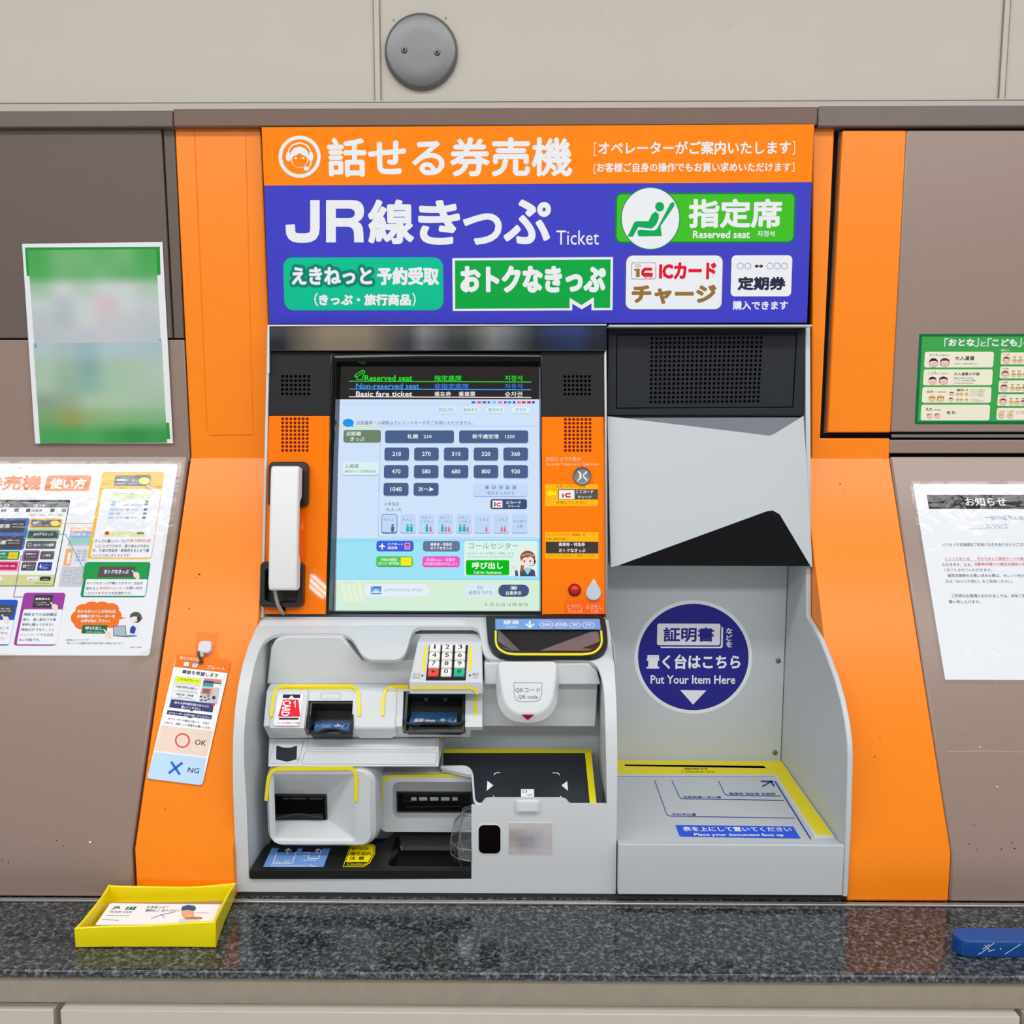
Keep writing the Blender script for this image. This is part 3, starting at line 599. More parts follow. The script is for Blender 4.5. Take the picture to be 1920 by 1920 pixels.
for i, (s1, s2, mk) in enumerate((('大人１', '', ((544, GRY, 1),)), ('大人２', '', ((676, TEAL, 1), (709, TEAL, 1))), ('大人１', 'こども１', ((846, TEAL, 1), (878, RED, 0))), ('大人１', 'こども２', ((981, TEAL, 1), (1012, RED, 0), (1040, RED, 0))), ('大人２', 'こども１', ((1138, TEAL, 1), (1173, TEAL, 1), (1203, RED, 0))), ('こども１', '', ((1367, RED, 0),)), ('こども２', '', ((1502, RED, 0), (1530, RED, 0))), ('その他の', '人数', ()))):
    x0 = 446 + i * 163.4; pill(x0, 346, x0 + 140, 510, (196, 220, 250), 22, (140, 172, 220) if i else (70, 100, 150), 8)
    if i == 0: q.frame(x0, 346, x0 + 140, 512, 5, g((80, 110, 160)), 6, 22)
    if s2 and i < 7: q.text(s1, x0 + 20, 364, x0 + 104, 388, TB, 6); q.text(s2, x0 + 18, 400, x0 + 126, 424, TB, 6)
    elif i == 7: q.text(s1, x0 + 12, 398, x0 + 128, 422, TB, 6); q.text(s2, x0 + 42, 438, x0 + 100, 466, TB, 6)
    else: q.text(s1, x0 + 18, 382, x0 + (104 if i < 2 else 122), 406, TB, 6)
    for x, c, bg_ in mk: manikin(x, 502, c, bg_)
band(562, 600, g((150, 226, 250)), 1); band(598, 920, g((162, 230, 252)), 2); band(916, 924, g((130, 210, 245)), 3)
q.sheet(S_scr, [[(su0, sv0), (su1, sv0), (su1, yb(922)), (su0, yb(922))]], 3 * LAY, g((216, 242, 222)))
pill(402, 580, 728, 670, (66, 96, 226), 26, (40, 60, 170), 4); q.poly([(452, 594), (458, 618), (480, 630), (480, 638), (458, 632), (456, 648), (464, 656), (440, 656), (448, 648), (446, 632), (424, 638), (424, 630), (446, 618)], WT, 7); q.text('エアポート', 500, 598, 636, 622, WT, 6, .02); q.text('指定席', 500, 630, 586, 656, WT, 6, .02); q.rect(650, 598, 698, 656, g((236, 200, 230)), 6); q.rect(656, 604, 692, 630, g((220, 60, 110)), 7); q.rect(656, 636, 692, 648, g((90, 110, 220)), 7)
pill(810, 582, 1134, 670, (104, 124, 156), 26, (50, 66, 96), 4); q.text('乗車券・特急券', 876, 598, 1066, 626, WT, 6, .02); q.text('おトクなきっぷ', 878, 630, 1064, 658, WT, 6, .02)
pill(398, 716, 724, 806, (86, 206, 96), 26, (40, 130, 70), 4); q.rect(616, 726, 710, 798, g((250, 240, 30)), 6); q.text('えきねっと', 626, 752, 694, 774, g((210, 220, 120)), 7); q.text('予約の受取', 442, 734, 582, 760, WT, 6, .02); q.text('(きっぷ・旅行商品)', 420, 768, 602, 792, WT, 6, .02)
pill(806, 716, 1134, 808, (242, 92, 204), 26, (200, 50, 160), 4); q.text('新規Kitaca・定期券', 842, 732, 1096, 762, g((255, 200, 240)), 6, .02); q.text('新規通学定期は呼び出しから', 824, 770, 1114, 796, g((255, 214, 244)), 6, .01)
q.rect(1172, 582, 1816, 890, g((226, 246, 238)), 3, 20); q.text('コールセンター', 1212, 598, 1646, 650, g((40, 160, 150)), 6); q.text('オペレーターが案内・発券します', 1202, 678, 1610, 704, g((120, 170, 170)), 6); q.text('An operator guides you and issues tickets.', 1204, 712, 1606, 732, g((120, 170, 170)), 6)
q.rect(1188, 760, 1568, 886, g((140, 190, 170)), 4, 16); q.rect(1188, 750, 1568, 878, g((10, 190, 24)), 5, 16); q.text('呼び出し', 1242, 768, 1512, 828, WT, 6, .03); q.text('Call for Assistance', 1256, 846, 1500, 870, WT, 6, .02)
# a plain operator figure on the call button
q.poly([(1662, 892), (1660, 850), (1680, 834), (1720, 822), (1760, 826), (1792, 842), (1798, 892)], g((70, 84, 112)), 5); q.poly([(1700, 836), (1728, 880), (1758, 836), (1740, 816), (1712, 816)], g((160, 210, 245)), 6)
q.poly([(1672, 790), (1662, 846), (1690, 850), (1700, 800)], g((196, 96, 60)), 6); q.ell(1730, 726, 66, 58, g((150, 78, 50)), 6); q.ell(1728, 760, 58, 48, g((250, 226, 220)), 7); q.poly([(1668, 762), (1676, 716), (1720, 700), (1752, 728), (1700, 726)], g((170, 88, 56)), 8); q.line([(1676, 712), (1730, 694), (1790, 712)], 7, g((240, 190, 200)), 9)
for x in (1700, 1752): q.ell(x, 760, 8, 9, g((70, 70, 110)), 8, 12)
q.line([(1792, 764), (1784, 796), (1744, 800)], 5, g((40, 44, 56)), 9); q.ell(1792, 764, 8, 20, g((40, 44, 56)), 9, 12); q.poly([(1616, 846), (1640, 836), (1648, 890), (1622, 892)], g((80, 92, 120)), 5); q.poly([(1596, 802), (1616, 800), (1634, 826), (1618, 844), (1600, 824)], g((240, 214, 224)), 5)
for i in range(4): q.poly([(72 + 52 * i, 930), (108 + 52 * i, 930), (160 + 44 * i, 1118), (128 + 44 * i, 1118)], g((236, 246, 216)), 4)
q.poly(circ(170, 930, 84, 38, 32)[:17], g((222, 238, 226)), 4)
pill(294, 960, 866, 1070, (232, 244, 250), 55, (120, 160, 176), 10); q.rect(352, 982, 446, 1050, g((110, 160, 236)), 6); q.poly([(352, 1040), (396, 1004), (446, 1034), (446, 1050), (352, 1050)], g((206, 226, 250)), 7); q.poly([(352, 1050), (352, 1042), (446, 1040), (446, 1050)], g((60, 110, 210)), 8); q.rect(376, 980, 440, 992, g((70, 110, 220)), 7)
q.text('JAPAN RAIL PASS', 474, 1000, 804, 1032, g((150, 182, 214)), 6)
pill(1178, 962, 1452, 1070, (222, 238, 250), 50, (110, 150, 180), 9); q.text('画面を下げる', 1214, 1018, 1418, 1052, TB, 6); q.frame(1290, 978, 1316, 1004, 3, TB, 6); q.line([(1322, 1000), (1334, 980), (1340, 1004)], 3, TB, 6); q.line([(1296, 992), (1310, 992)], 3, TB, 6)
pill(1472, 966, 1742, 1072, (72, 90, 130), 50, (130, 160, 176), 8); q.text('白黒表示', 1540, 1022, 1674, 1056, WT, 6, .015); q.frame(1580, 978, 1636, 1008, 5, WT, 6, 5); q.rect(1592, 988, 1624, 1000, WT, 6)
q.text('５ 月 22 日 16 時 48 分', 1354, 1124, 1734, 1156, g((96, 128, 120)), 5)
q.build('screen', K, smooth=False)
# --- handset cradle, cups and cable hole on the left panel
def cup(pts_box, d, name):
    q = Print(S_bez); B = q.bx(*pts_box); r_ = .008; o = rr(*B, r_); k = rr(B[0] + .008, B[1] + .008, B[2] - .008, B[3] - .010, .006)
    q.skin([[S_bez.to3(u, v, .002) for u, v in o], [S_bez.to3(u, v, d) for u, v in o], [S_bez.to3(u, v, d) for u, v in k], [S_bez.to3(u, v, .0035) for u, v in k]], m_blackm, False, True); return q.build(name, CR, bevel=.0015)
q = Print(S_bez); q.rect(528, 1138, 536, 1150, m_void, 25); CR = q.build('handset_cradle', K); cup((508, 868, 581, 952), .016, 'upper_cup'); cup((494, 1053, 573, 1138), .02, 'lower_cup')
# --- lock, buttons, stickers of the right panel
c = S_bez.to3(*S_bez.uv(1091, 893), .003); n_ = S_bez.n[0]; b = MB(); b.lathe(c, n_, [(.0135, 0), (.0135, .003), (.0125, .0042), (.0105, .0035), (.0102, .0025), (0, .0025)], m_steel, 32)
q = Print(S_bez); q.line([(1083, 884), (1092, 893), (1083, 902)], 2.6, WHITE, 42); q.line([(1101, 884), (1092, 893), (1101, 902)], 2.6, WHITE, 42); q.poly([(1086, 888), (1090, 888), (1090, 898), (1086, 898)], BLACK, 43); b.add(q.V, q.F, WHITE); b.build('lock', K)
c = S_bez.to3(*S_bez.uv(1077, 1106), .003); b = MB(); b.lathe(c, n_, [(.0092, 0), (.0092, .0025), (.008, .0032)], ink((120, 6, 16), .2), 32); b.lathe(c, n_, [(.0078, .002), (.0075, .0048), (.006, .0068), (.003, .008), (0, .0083)], m_red, 32); b.build('cancel_button', K)
q = Print(S_bez.off(.003)); L = [(1112.5 + 14.5 * math.sin(R(a)), 1112 - 14.5 * math.cos(R(a))) for a in range(60, 301, 12)]; L = [(1113, 1084)] + L; l = [q.q(*a) for a in L]; q.prism(q.sf, [l], 0, .004, mat('call_button_grey', (196, 204, 210), .3)); q.build('call_button', K, bevel=.002)
q = Print(S_bez.off(.0031), 480, 600, 2.8235); AM = ink((255, 180, 0)); q.rect(1530, 870, 1810, 986, AM, 1, 0, .00018); q.zoom(480, 600, 2.8235); q.text('ICカードチャージは', 1592, 872, 1744, 890, ink((110, 70, 0)), 5); q.rect(1600, 896, 1810, 950, ink((84, 80, 78)), 5); q.rect(1604, 900, 1686, 948, WHITE, 6)
q.poly([(1536, 918), (1560, 898), (1560, 908), (1590, 908), (1590, 928), (1560, 928), (1560, 938)], ink((255, 230, 0)), 5); q.rect(1620, 920, 1630, 940, ink((130, 110, 90)), 7); q.line([(1666, 920), (1644, 920), (1638, 928), (1644, 936), (1666, 936)], 8, ink((226, 10, 40)), 7)
q.text('ＩＣカード', 1694, 900, 1786, 918, WHITE, 7, .02); q.text('チャージ', 1704, 930, 1776, 946, WHITE, 7, .02); q.text('を押してください', 1592, 958, 1748, 976, ink((110, 70, 0)), 5); q.build('card_charge_sticker', K)
q = Print(S_bez.off(.0031), 480, 600, 2.8235); q.rect(1530, 1123, 1813, 1264, AM, 1, 0, .00018); DB = ink((110, 70, 0)); q.text('クレジットカードで「乗車券」を', 1536, 1130, 1742, 1144, DB, 5); q.text('お買い求めの際は', 1536, 1154, 1644, 1166, DB, 5); q.rect(1534, 1174, 1812, 1236, ink((62, 54, 50)), 5)
q.text('乗車券・特急券', 1602, 1178, 1742, 1198, WHITE, 6, .02); q.text('おトクなきっぷ', 1604, 1210, 1744, 1230, WHITE, 6, .02); q.text('または「コールセンター」を押してください', 1546, 1242, 1800, 1254, DB, 5); q.build('credit_card_sticker', K)
# ------------------------------------------------------------------ lower body: profiles read off its two silhouettes
def prof(pts, X, Yf):
    P = [atX(x, y, X) for x, y in pts]; return [(p_.y, p_.z) for p_ in P] + [(Yf, P[-1].z - .02), (Yf, -.6615)]
PROF = [(1.345, -.3215), (1.338, -.3243), (1.310, -.3325), (1.275, -.3455), (1.245, -.3640), (1.222, -.3870), (1.205, -.4130), (1.1935, -.4420), (1.1870, -.4720), (1.1835, -.5100), (1.1825, -.5600), (1.1825, -.6615)]
PB = Surf(PROF)
OPEN = [(467, 1648), (462, 1500), (458, 1440), (457, 1387), (461, 1335), (468, 1290), (475, 1255), (483, 1227), (490, 1210), (498, 1199), (510, 1191), (527, 1187), (632, 1187), (646, 1189), (658, 1195), (666, 1205), (672, 1217), (680, 1229), (694, 1237), (744, 1237), (756, 1231), (763, 1217), (768, 1198), (774, 1182), (784, 1175), (888, 1175), (897, 1180), (901, 1192), (904, 1216), (910, 1231), (922, 1236), (1098, 1238), (1112, 1242), (1122, 1252), (1129, 1272), (1133, 1300), (1136, 1400), (1138, 1509), (1068, 1509), (1062, 1500), (1052, 1498), (920, 1498), (909, 1499), (904, 1507), (898, 1510), (884, 1510), (884, 1648)]
OPEN = soften(OPEN, 14)
q = Print(PB); op = [q.q(*a) for a in OPEN]; rect_ = [(XL_, -PB.s[-1]), (XR_, -PB.s[-1]), (XR_, 0), (XL_, 0)]
coin_ = [q.q(740 + x / 4.571, 1140 + y / 4.571) for x, y in ((870, 186), (1752, 186), (1768, 300), (1754, 350), (1712, 380), (1640, 392), (1010, 392), (936, 378), (892, 344), (872, 290))]
q.prism(PB, [rect_, op[::-1], coin_[::-1]], -.006, 0, m_body); q.build('front_frame', K, bevel=.0022, seg=3, angle=40)
b = MB()
for x0, x1 in ((XL_, XL_ + .005), (XR_ - .005, XR_)):
    b = MB(); b.skin([[Vector((x, y + .004, z)) for y, z in PROF] + [Vector((x, 1.46, -.6615)), Vector((x, 1.46, -.3215))] for x in (x0, x1)], m_body, True, True); b.build('side_wall', K)
# recess: walls straight back from the opening to a rear sheet
YB = 1.325; b = MB(); P3 = [PB.to3(u, v, -.002) for u, v in op[:min(range(len(OPEN)), key=lambda i: math.dist(OPEN[i], (1138, 1509))) + 1]]; x884 = atY(884, 1500, 1.1825).x
b.skin([P3, [Vector((p_.x, max(YB, p_.y + .0005), p_.z)) for p_ in P3]], m_body, closed=False); b.box(XL_ + .006, XR_ - .006, YB, YB + .006, -.655, -.342, m_body); b.box(x884, x884 + .003, 1.184, YB, -.655, -.545, m_body); b.build('recess', K, angle=50)
# brows overhanging the slots
q = Print(vert(1.292)); l = [q.q(*a) for a in ((500, 1283), (508, 1215), (516, 1200), (540, 1193), (640, 1193), (680, 1240), (912, 1236), (912, 1283))]; q.prism(q.sf, [l], -.034, 0, m_body); q.build('brow', K, bevel=.002)
q = Print(vert(1.252)); l = [q.q(*a) for a in ((908, 1284), (908, 1243), (1100, 1243), (1119, 1254), (1126, 1284))]; q.prism(q.sf, [l], -.075, 0, m_body); q.build('brow', K, bevel=.002)
q = Print(vert(1.275)); l = [q.q(*a) for a in ((896, 1362), (896, 1276), (1121, 1276), (1116, 1363))]; q.prism(q.sf, [l], -.052, 0, m_body); q.build('upper_wall', K, bevel=.0015)
# --- coin intake on the top face
S_coin = Surf([(1.345, -.3215 + .001), (1.310, -.3325 + .001), (1.262, -.3500)]); S_coin = Surf([(1.340, -.3215), (1.25, -.3540)])
q = Print(S_coin, 740, 1140, 4.571); l = [q.q(*a) for a in soften(((782, 84), (1796, 80), (1818, 200), (1826, 330), (1806, 372), (1760, 408), (1690, 426), (960, 428), (880, 408), (826, 366), (800, 310)), 60)]; ho = [q.q(*a) for a in soften(((884, 190), (1738, 190), (1760, 300), (1750, 345), (1710, 375), (1640, 386), (1010, 386), (940, 372), (898, 340), (880, 290)), 40)]
q.prism(S_coin, [l, ho[::-1]], -.004, .004, m_blackm)
cu, cv = q.q(1146, 340); fl = [(cu + (u - cu) * .12, cv + (v - cv) * .12) for u, v in ho]; q.skin([[S_coin.to3(u, v, .003) for u, v in ho], [S_coin.to3(u, v, -.012) for u, v in fl]], mat('coin_basin', (30, 28, 30), .3), False, False)
m_fac = mat('coin_facet', (120, 114, 118), .34, metal=.25)
for P_ in (((886, 194, .003), (1096, 336, -.010), (1096, 378, -.010), (1020, 382, .002), (948, 370, .002), (902, 338, .002), (884, 290, .003)), ((1740, 196, .003), (1200, 332, -.010), (1198, 378, -.010), (1640, 382, .002), (1706, 370, .002), (1746, 342, .002), (1758, 300, .003))): q.add([S_coin.to3(*q.q(x, y), h) for x, y, h in P_], [tuple(range(len(P_)))], m_fac)
q.skin([[S_coin.to3(u, v, -.0118) for u, v in fl], [S_coin.to3(u, v, -.03) for u, v in fl]], m_void, False, True)
CI = q.build('coin_intake', K, bevel=.001)
q = Print(S_coin.off(.0042), 740, 1140, 4.571); q.poly([(862, 94), (1756, 94), (1768, 184), (862, 184)], m_lbl, 1); q.text('硬貨', 930, 106, 1068, 142, WHITE, 3, .02); q.text('Coin', 948, 150, 1048, 172, WHITE, 3)
q.line([(1158, 110), (1158, 160)], 16, WHITE, 3); q.line([(1122, 136), (1158, 166), (1196, 136)], 13, WHITE, 3)
for x, s_, r_ in ((1301, '500', 60), (1428, '100', 52), (1543, '50', 50), (1661, '10', 52)): q.ring(x, 142 + (4 if x > 1400 else 0), r_, r_ - 6, WHITE, 3, .52); q.text(s_, x - 36 + (14 if len(s_) < 3 else 0), 130, x + 36 - (14 if len(s_) < 3 else 0), 156, WHITE, 3, .02)
q.build('coin_label', CI)
q = Print(S_coin.off(.004), 740, 1140, 4.571); q.bar([(866, 196), (866, 296), (882, 340), (920, 372), (970, 392), (1030, 398), (1620, 398), (1690, 390), (1736, 366), (1768, 324), (1776, 286), (1770, 196)], 17, mat('lemon_line', (236, 226, 40), .45), .0006); q.build('guide_strip', CI)
# --- instruction strip along the top edge
q = Print(PB); q.sheet(PB, [[q.q(*a) for a in ((488, 1163), (872, 1162), (872, 1172), (486, 1174))]], 2 * LAY, mat('clear_strip', (222, 226, 232), .2)); q.build('top_strip', K)
# --- keypad
Y0, Y1 = 1.284, 1.228; za_, zb_, zc_ = atY(840, 1203, Y0).z, atY(840, 1278, Y1).z, atY(840, 1303, Y1).z
x0, x1 = atY(767, 1278, Y1).x, atY(905, 1278, Y1).x; b = MB()
xt0, xt1 = atY(783, 1203, Y0).x, atY(904, 1203, Y0).x
b.skin([[Vector((xt, 1.325, za_)), Vector((xt, Y0, za_)), Vector((x, Y1, zb_)), Vector((x, Y1 + .002, zc_)), Vector((x, 1.325, zc_ + .004))] for xt, x in ((xt0, x0), (xt1, x1))], m_body, True, True); KP = b.build('keypad', K, bevel=.0018)
S_kp = Surf([(Y0, za_), (Y1, zb_)]); q = Print(S_kp, 740, 1140, 4.571); l = [q.q(*a) for a in ((296, 322), (628, 322), (608, 622), (268, 622))]; q.prism(S_kp, [l], -.001, .0008, m_blackm)
q.bar([(266, 324), (246, 540)], 22, m_yel, .0004); q.bar([(654, 324), (648, 534)], 22, m_yel, .0004); DG = ink((110, 114, 120)); q.text('訂正', 160, 560, 220, 582, DG, 4); q.text('Redo', 156, 588, 222, 606, DG, 4); q.text('確定', 664, 558, 722, 582, DG, 4); q.text('Set', 672, 588, 710, 604, DG, 4); q.poly([(230, 570), (250, 580), (230, 590)], BLACK, 4); q.poly([(652, 568), (634, 579), (652, 590)], BLACK, 4); q.build('key_plate', KP)
cols_x = ((300, 394, 286, 378), (408, 500, 396, 488), (518, 608, 508, 600)); m_key = mat('ivory_key', (236, 236, 232), .35); m_kr = mat('red_key', (226, 76, 66), .35); m_kg = mat('green_key', (40, 184, 150), .35)
for j in range(4):
    for i in range(3):
        tq = j / 3; a, c_, e0, e1 = cols_x[i]; xa_, xb_ = a + (e0 - a) * tq, c_ + (e1 - c_) * tq; ya = 326 + 70 * j; s_ = ('123', '456', '789', '*0#')[j][i]; mk = m_kr if s_ == '*' else m_kg if s_ == '#' else m_key
        q = Print(S_kp, 740, 1140, 4.571); B = q.bx(xa_, ya, xb_, ya + 60); o = rr(*B, .0012, 2); k_ = rr(B[0] + .001, B[1] + .0016, B[2] - .001, B[3] - .0003, .001, 2)
        q.skin([[S_kp.to3(u, v, .0008) for u, v in o], [S_kp.to3(u, v, .0028) for u, v in o], [S_kp.to3(u, v, .0045) for u, v in k_]], mk, False, True)
        xm = (xa_ + xb_) / 2; q.text(s_, xm - (18 if s_ != '1' else 7), ya + 6, xm + (18 if s_ != '1' else 6), ya + 42, BLACK, 34, .006) if s_ != '*' else [q.line([(xm - 18 * math.cos(R(an)), ya + 26 - 15 * math.sin(R(an))), (xm + 18 * math.cos(R(an)), ya + 26 + 15 * math.sin(R(an)))], 4, BLACK, 34) for an in (0, 60, 120)]
        q.build('key', KP, smooth=False)
q = Print(vert(Y1)); q.bar([(770, 1290), (882, 1289.5), (890, 1292), (894.5, 1298), (895, 1302)], 4.4, m_yel, .0005); q.build('guide_strip', KP)
# ------------------------------------------------------------------ slots and trays of the lower body
def ys(y, *pairs): return Surf([(atY(680, a, d).y, atY(680, a, d).z) for a, d in pairs])
m_mod = m_body
# --- upper module: card slot and banknote slot
PM = ys(0, (1285, 1.286), (1297, 1.268), (1362, 1.238), (1384, 1.258)); q = Print(PM)
out = [q.q(*a) for a in ((505, 1285), (905, 1286), (905, 1369), (882, 1369), (882, 1382), (750, 1382), (505, 1384))]
h1 = [q.q(*a) for a in ((578, 1314), (664, 1314), (664, 1376), (577, 1376))]; h2 = [q.q(*a) for a in ((757, 1296), (873, 1296), (873, 1374), (757, 1374))]
q.block(PM, [out, h1[::-1], h2[::-1]], YB, m_mod); UM = q.build('card_and_note_module', K, bevel=.0015)
q = Print(PM); B = q.bx(510, 1296, 574, 1380); q.prism(PM, [rr(*B, .004)], 0, .003, m_mod); q.build('card_pillar', UM, bevel=.002)
q = Print(PM); l = [q.q(*a) for a in ((664, 1292), (745, 1292), (745, 1376), (738, 1381), (672, 1381), (664, 1374))]; q.prism(PM, [l], 0, .003, m_mod); q.build('pillar', UM, bevel=.003, seg=3)
q = Print(PM); q.frame(601, 1299, 639, 1311, 1, ink((176, 180, 184)), 3, 2); q.build('raised_label', UM)
SP = PM.off(.0033); q = Print(SP, 480, 1260, 4.364); q.rect(160, 178, 372, 440, WHITE, 1, 16); q.rect(220, 184, 362, 214, ink((40, 40, 46)), 3); q.poly([(268, 214), (291, 192), (314, 214)], WHITE, 4); RD_ = ink((226, 34, 44)); q.poly([(222, 226), (346, 226), (362, 366), (180, 366)], RD_, 3)
q.line([(262, 218), (256, 228)], 6, RD_, 4); q.text('CARD', 212, 232, 282, 360, WHITE, 5, .03, rot=90); q.line([(322, 292), (322, 238), (308, 256)], 7, WHITE, 5); q.rect(188, 374, 348, 390, ink((40, 40, 46)), 3); q.text('カードの向きにご注意', 176, 408, 356, 428, RD_, 3, .02); q.build('card_sticker', UM)
def guide(sf, pts, wd=5.0, par=None, h=.0006): q = Print(sf); q.bar(pts, wd, m_yel, h, -.0034); return q.build('guide_strip', par)
guide(PM.off(.0031), [(508.5, 1344), (511, 1320), (514, 1300), (518, 1292), (526, 1287.5), (534, 1286.5), (656, 1286), (664, 1288), (670, 1293), (673, 1302), (674, 1342)], 5.4, UM)
guide(PM.off(.0031), [(717.5, 1342), (719, 1310), (722, 1296), (728, 1289), (740, 1286.5), (765, 1286)], 5, UM); guide(PM, [(891.5, 1306), (891.5, 1342)], 5.5, UM)
def slot(name, sf, x0, y0, x1, y1, depth, par, lip, rim=5):
    """black moulded mouth with a dark cavity behind it"""
    q = Print(sf); B = q.bx(x0, y0, x1, y1); k = (B[2] - B[0]) / (x1 - x0); o = rr(*B, .001, 2); i_ = rr(B[0] + rim * k, B[1] + rim * k * .6, B[2] - rim * k, B[3] - rim * k, .001, 2)
    q.skin([[sf.to3(u, v, -.004) for u, v in o], [sf.to3(u, v, .0012) for u, v in o], [sf.to3(u, v, .0012) for u, v in i_], [sf.to3(u, v, -depth) for u, v in i_]], m_blackm, False, True)
    return q.build(name, par, bevel=.0006), B
SS = Surf([PM.p[1], PM.p[2]])
s1, B = slot('card_slot', SS.off(-.004), 578, 1315, 664, 1377, .03, UM, True)
q = Print(Surf([(1.285, atY(620, 1349, 1.285).z), (1.236, atY(620, 1373, 1.236).z)])); l = [q.q(*a) for a in ((590, 1354), (600, 1352), (655, 1352), (656, 1372), (646, 1370), (634, 1366), (618, 1366), (604, 1370), (588, 1373))]; q.prism(q.sf, [l], -.002, .0, m_lbl_d)
q.text('カードを入れる', 592, 1357, 620, 1365, WHITE, 3); q.line([(626, 1361), (642, 1361)], 2, WHITE, 3); q.line([(630, 1363), (634, 1358), (638, 1363)], 2, WHITE, 3); q.frame(643, 1357, 654, 1366, 1, WHITE, 3); q.build('tongue', s1)
q = Print(SS); q.bar([(580, 1340), (578, 1366), (584, 1373), (598, 1373), (610, 1368), (632, 1368), (646, 1373), (658, 1374), (662, 1366), (662, 1340)], 3, m_blackm, .004); q.build('lip', s1, bevel=.001)
s2, B = slot('banknote_slot', SS.off(-.003), 758, 1296, 872, 1374, .032, UM, True, 6)
q = Print(Surf([(1.29, atY(815, 1333, 1.29).z), (1.238, atY(815, 1358, 1.238).z)])); l = [q.q(*a) for a in ((773, 1333), (858, 1333), (857, 1355), (848, 1353), (842, 1355), (790, 1355), (784, 1352), (766, 1357))]; q.prism(q.sf, [l], -.002, 0, m_lbl_d)
q.text('紙幣 Note', 777, 1347, 816, 1354, WHITE, 3, .02); q.line([(830, 1354), (830, 1348)], 2.2, WHITE, 3); q.line([(825, 1351), (830, 1347.5), (835, 1351)], 2, WHITE, 3); q.frame(842, 1346, 855, 1354, 1.2, WHITE, 3, 2); q.build('tongue', s2)
q = Print(SS); q.bar([(758, 1346), (762, 1358), (786, 1360), (790, 1357), (842, 1357), (848, 1360), (866, 1358), (871, 1346)], 4, m_blackm, .006); q.build('lip', s2, bevel=.001)
q = Print(SS.off(-.02)); 
for x in (799, 835): q = Print(SS.off(-.02)); q.ell(x, 1310, 4, 5, ink((100, 104, 108)), 2, 12); q.build('sensor', s2)
# --- middle strip with a small badge
PS = ys(0, (1383, 1.262), (1407, 1.240), (1409, 1.238), (1436, 1.214)); q = Print(PS); l = [q.q(*a) for a in ((505, 1384), (822, 1383), (822, 1437), (503, 1437))]; q.block(PS, [l], YB, m_body)
ln = ink((150, 154, 160)); q.frame(576, 1385, 819, 1406, 1.0, ln, 3, 4); q.frame(568, 1409.5, 819, 1433.5, 1.0, ln, 3, 4); q.line([(571, 1387), (565, 1408)], 1.0, ln, 3); q.frame(509, 1390, 564, 1432, .8, ln, 3, 4)
q.poly([(520, 1398), (530, 1401.5), (538, 1402), (547, 1401.5), (556, 1398), (557, 1400), (556, 1424), (548, 1426), (538, 1428.5), (528, 1426), (518, 1424), (518, 1400)], ink((42, 46, 54)), 3); q.text('枚', 556.5, 1420.5, 562.5, 1427.5, ln, 3); q.build('information_strip', K, bevel=.0012)
# --- ticket outlet
YM = 1.212; SD = vert(YM); q = Print(SD); S0 = vert(1.30); S1 = vert(1.252)
def ringp(sf, box, r, n=6): q = Print(sf); B = q.bx(*box); k = (B[2] - B[0]) / (box[2] - box[0]); return [sf.to3(u, v) for u, v in rr(*B, r * k, n)]
def ringh(box, r, Y, Yref, n=6):
    sf = vert(Yref); q = Print(sf); B = q.bx(*box); k = (B[2] - B[0]) / (box[2] - box[0]); return [Vector((u, Y, v)) for u, v in [(a, sf.to3(a, b_).z) for a, b_ in rr(*B, r * k, n)]]
b = MB(); b.skin([ringh((496, 1437, 708, 1592), 30, YB, 1.214), ringh((496, 1437, 708, 1592), 30, 1.235, 1.214), ringh((499, 1440, 703, 1589), 30, YM + .006, YM), ringh((505, 1446, 694, 1583), 20, YM, YM), ringh((510, 1452, 668, 1578), 8, YM + .001, YM), ringh((514, 1456, 660, 1574), 5, YM + .004, YM), ringp(S1, (512, 1489, 613, 1536), 2)], m_mod); TO = b.build('ticket_outlet', K, angle=16)
guide(SD, [(499, 1501), (502, 1470), (504, 1455), (510, 1445), (520, 1441.5), (658, 1440.5), (664, 1444), (668, 1452), (668.5, 1470), (667, 1502)], 6.2, TO, .0012)
q = Print(vert(1.226)); q.frame(541, 1463, 580, 1477, 1.0, ink((180, 184, 188)), 8, 2); q.text('きっぷ', 546, 1466, 576, 1474, ink((180, 184, 188)), 8); q.build('raised_label', TO)
s3, B = slot('ticket_slot', S1.off(.001), 512, 1489, 613, 1537, .03, TO, True, 4)
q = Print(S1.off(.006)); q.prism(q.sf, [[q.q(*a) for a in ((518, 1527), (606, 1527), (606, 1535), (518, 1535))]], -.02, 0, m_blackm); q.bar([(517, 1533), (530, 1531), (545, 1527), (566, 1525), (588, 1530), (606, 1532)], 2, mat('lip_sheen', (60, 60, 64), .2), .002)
for a, c_ in ((525, 536), (540, 568), (575, 600)): q.rect(a, 1505, c_, 1508.5, ink((96, 88, 88)), -120)
q.build('lip', s3, bevel=.0008)
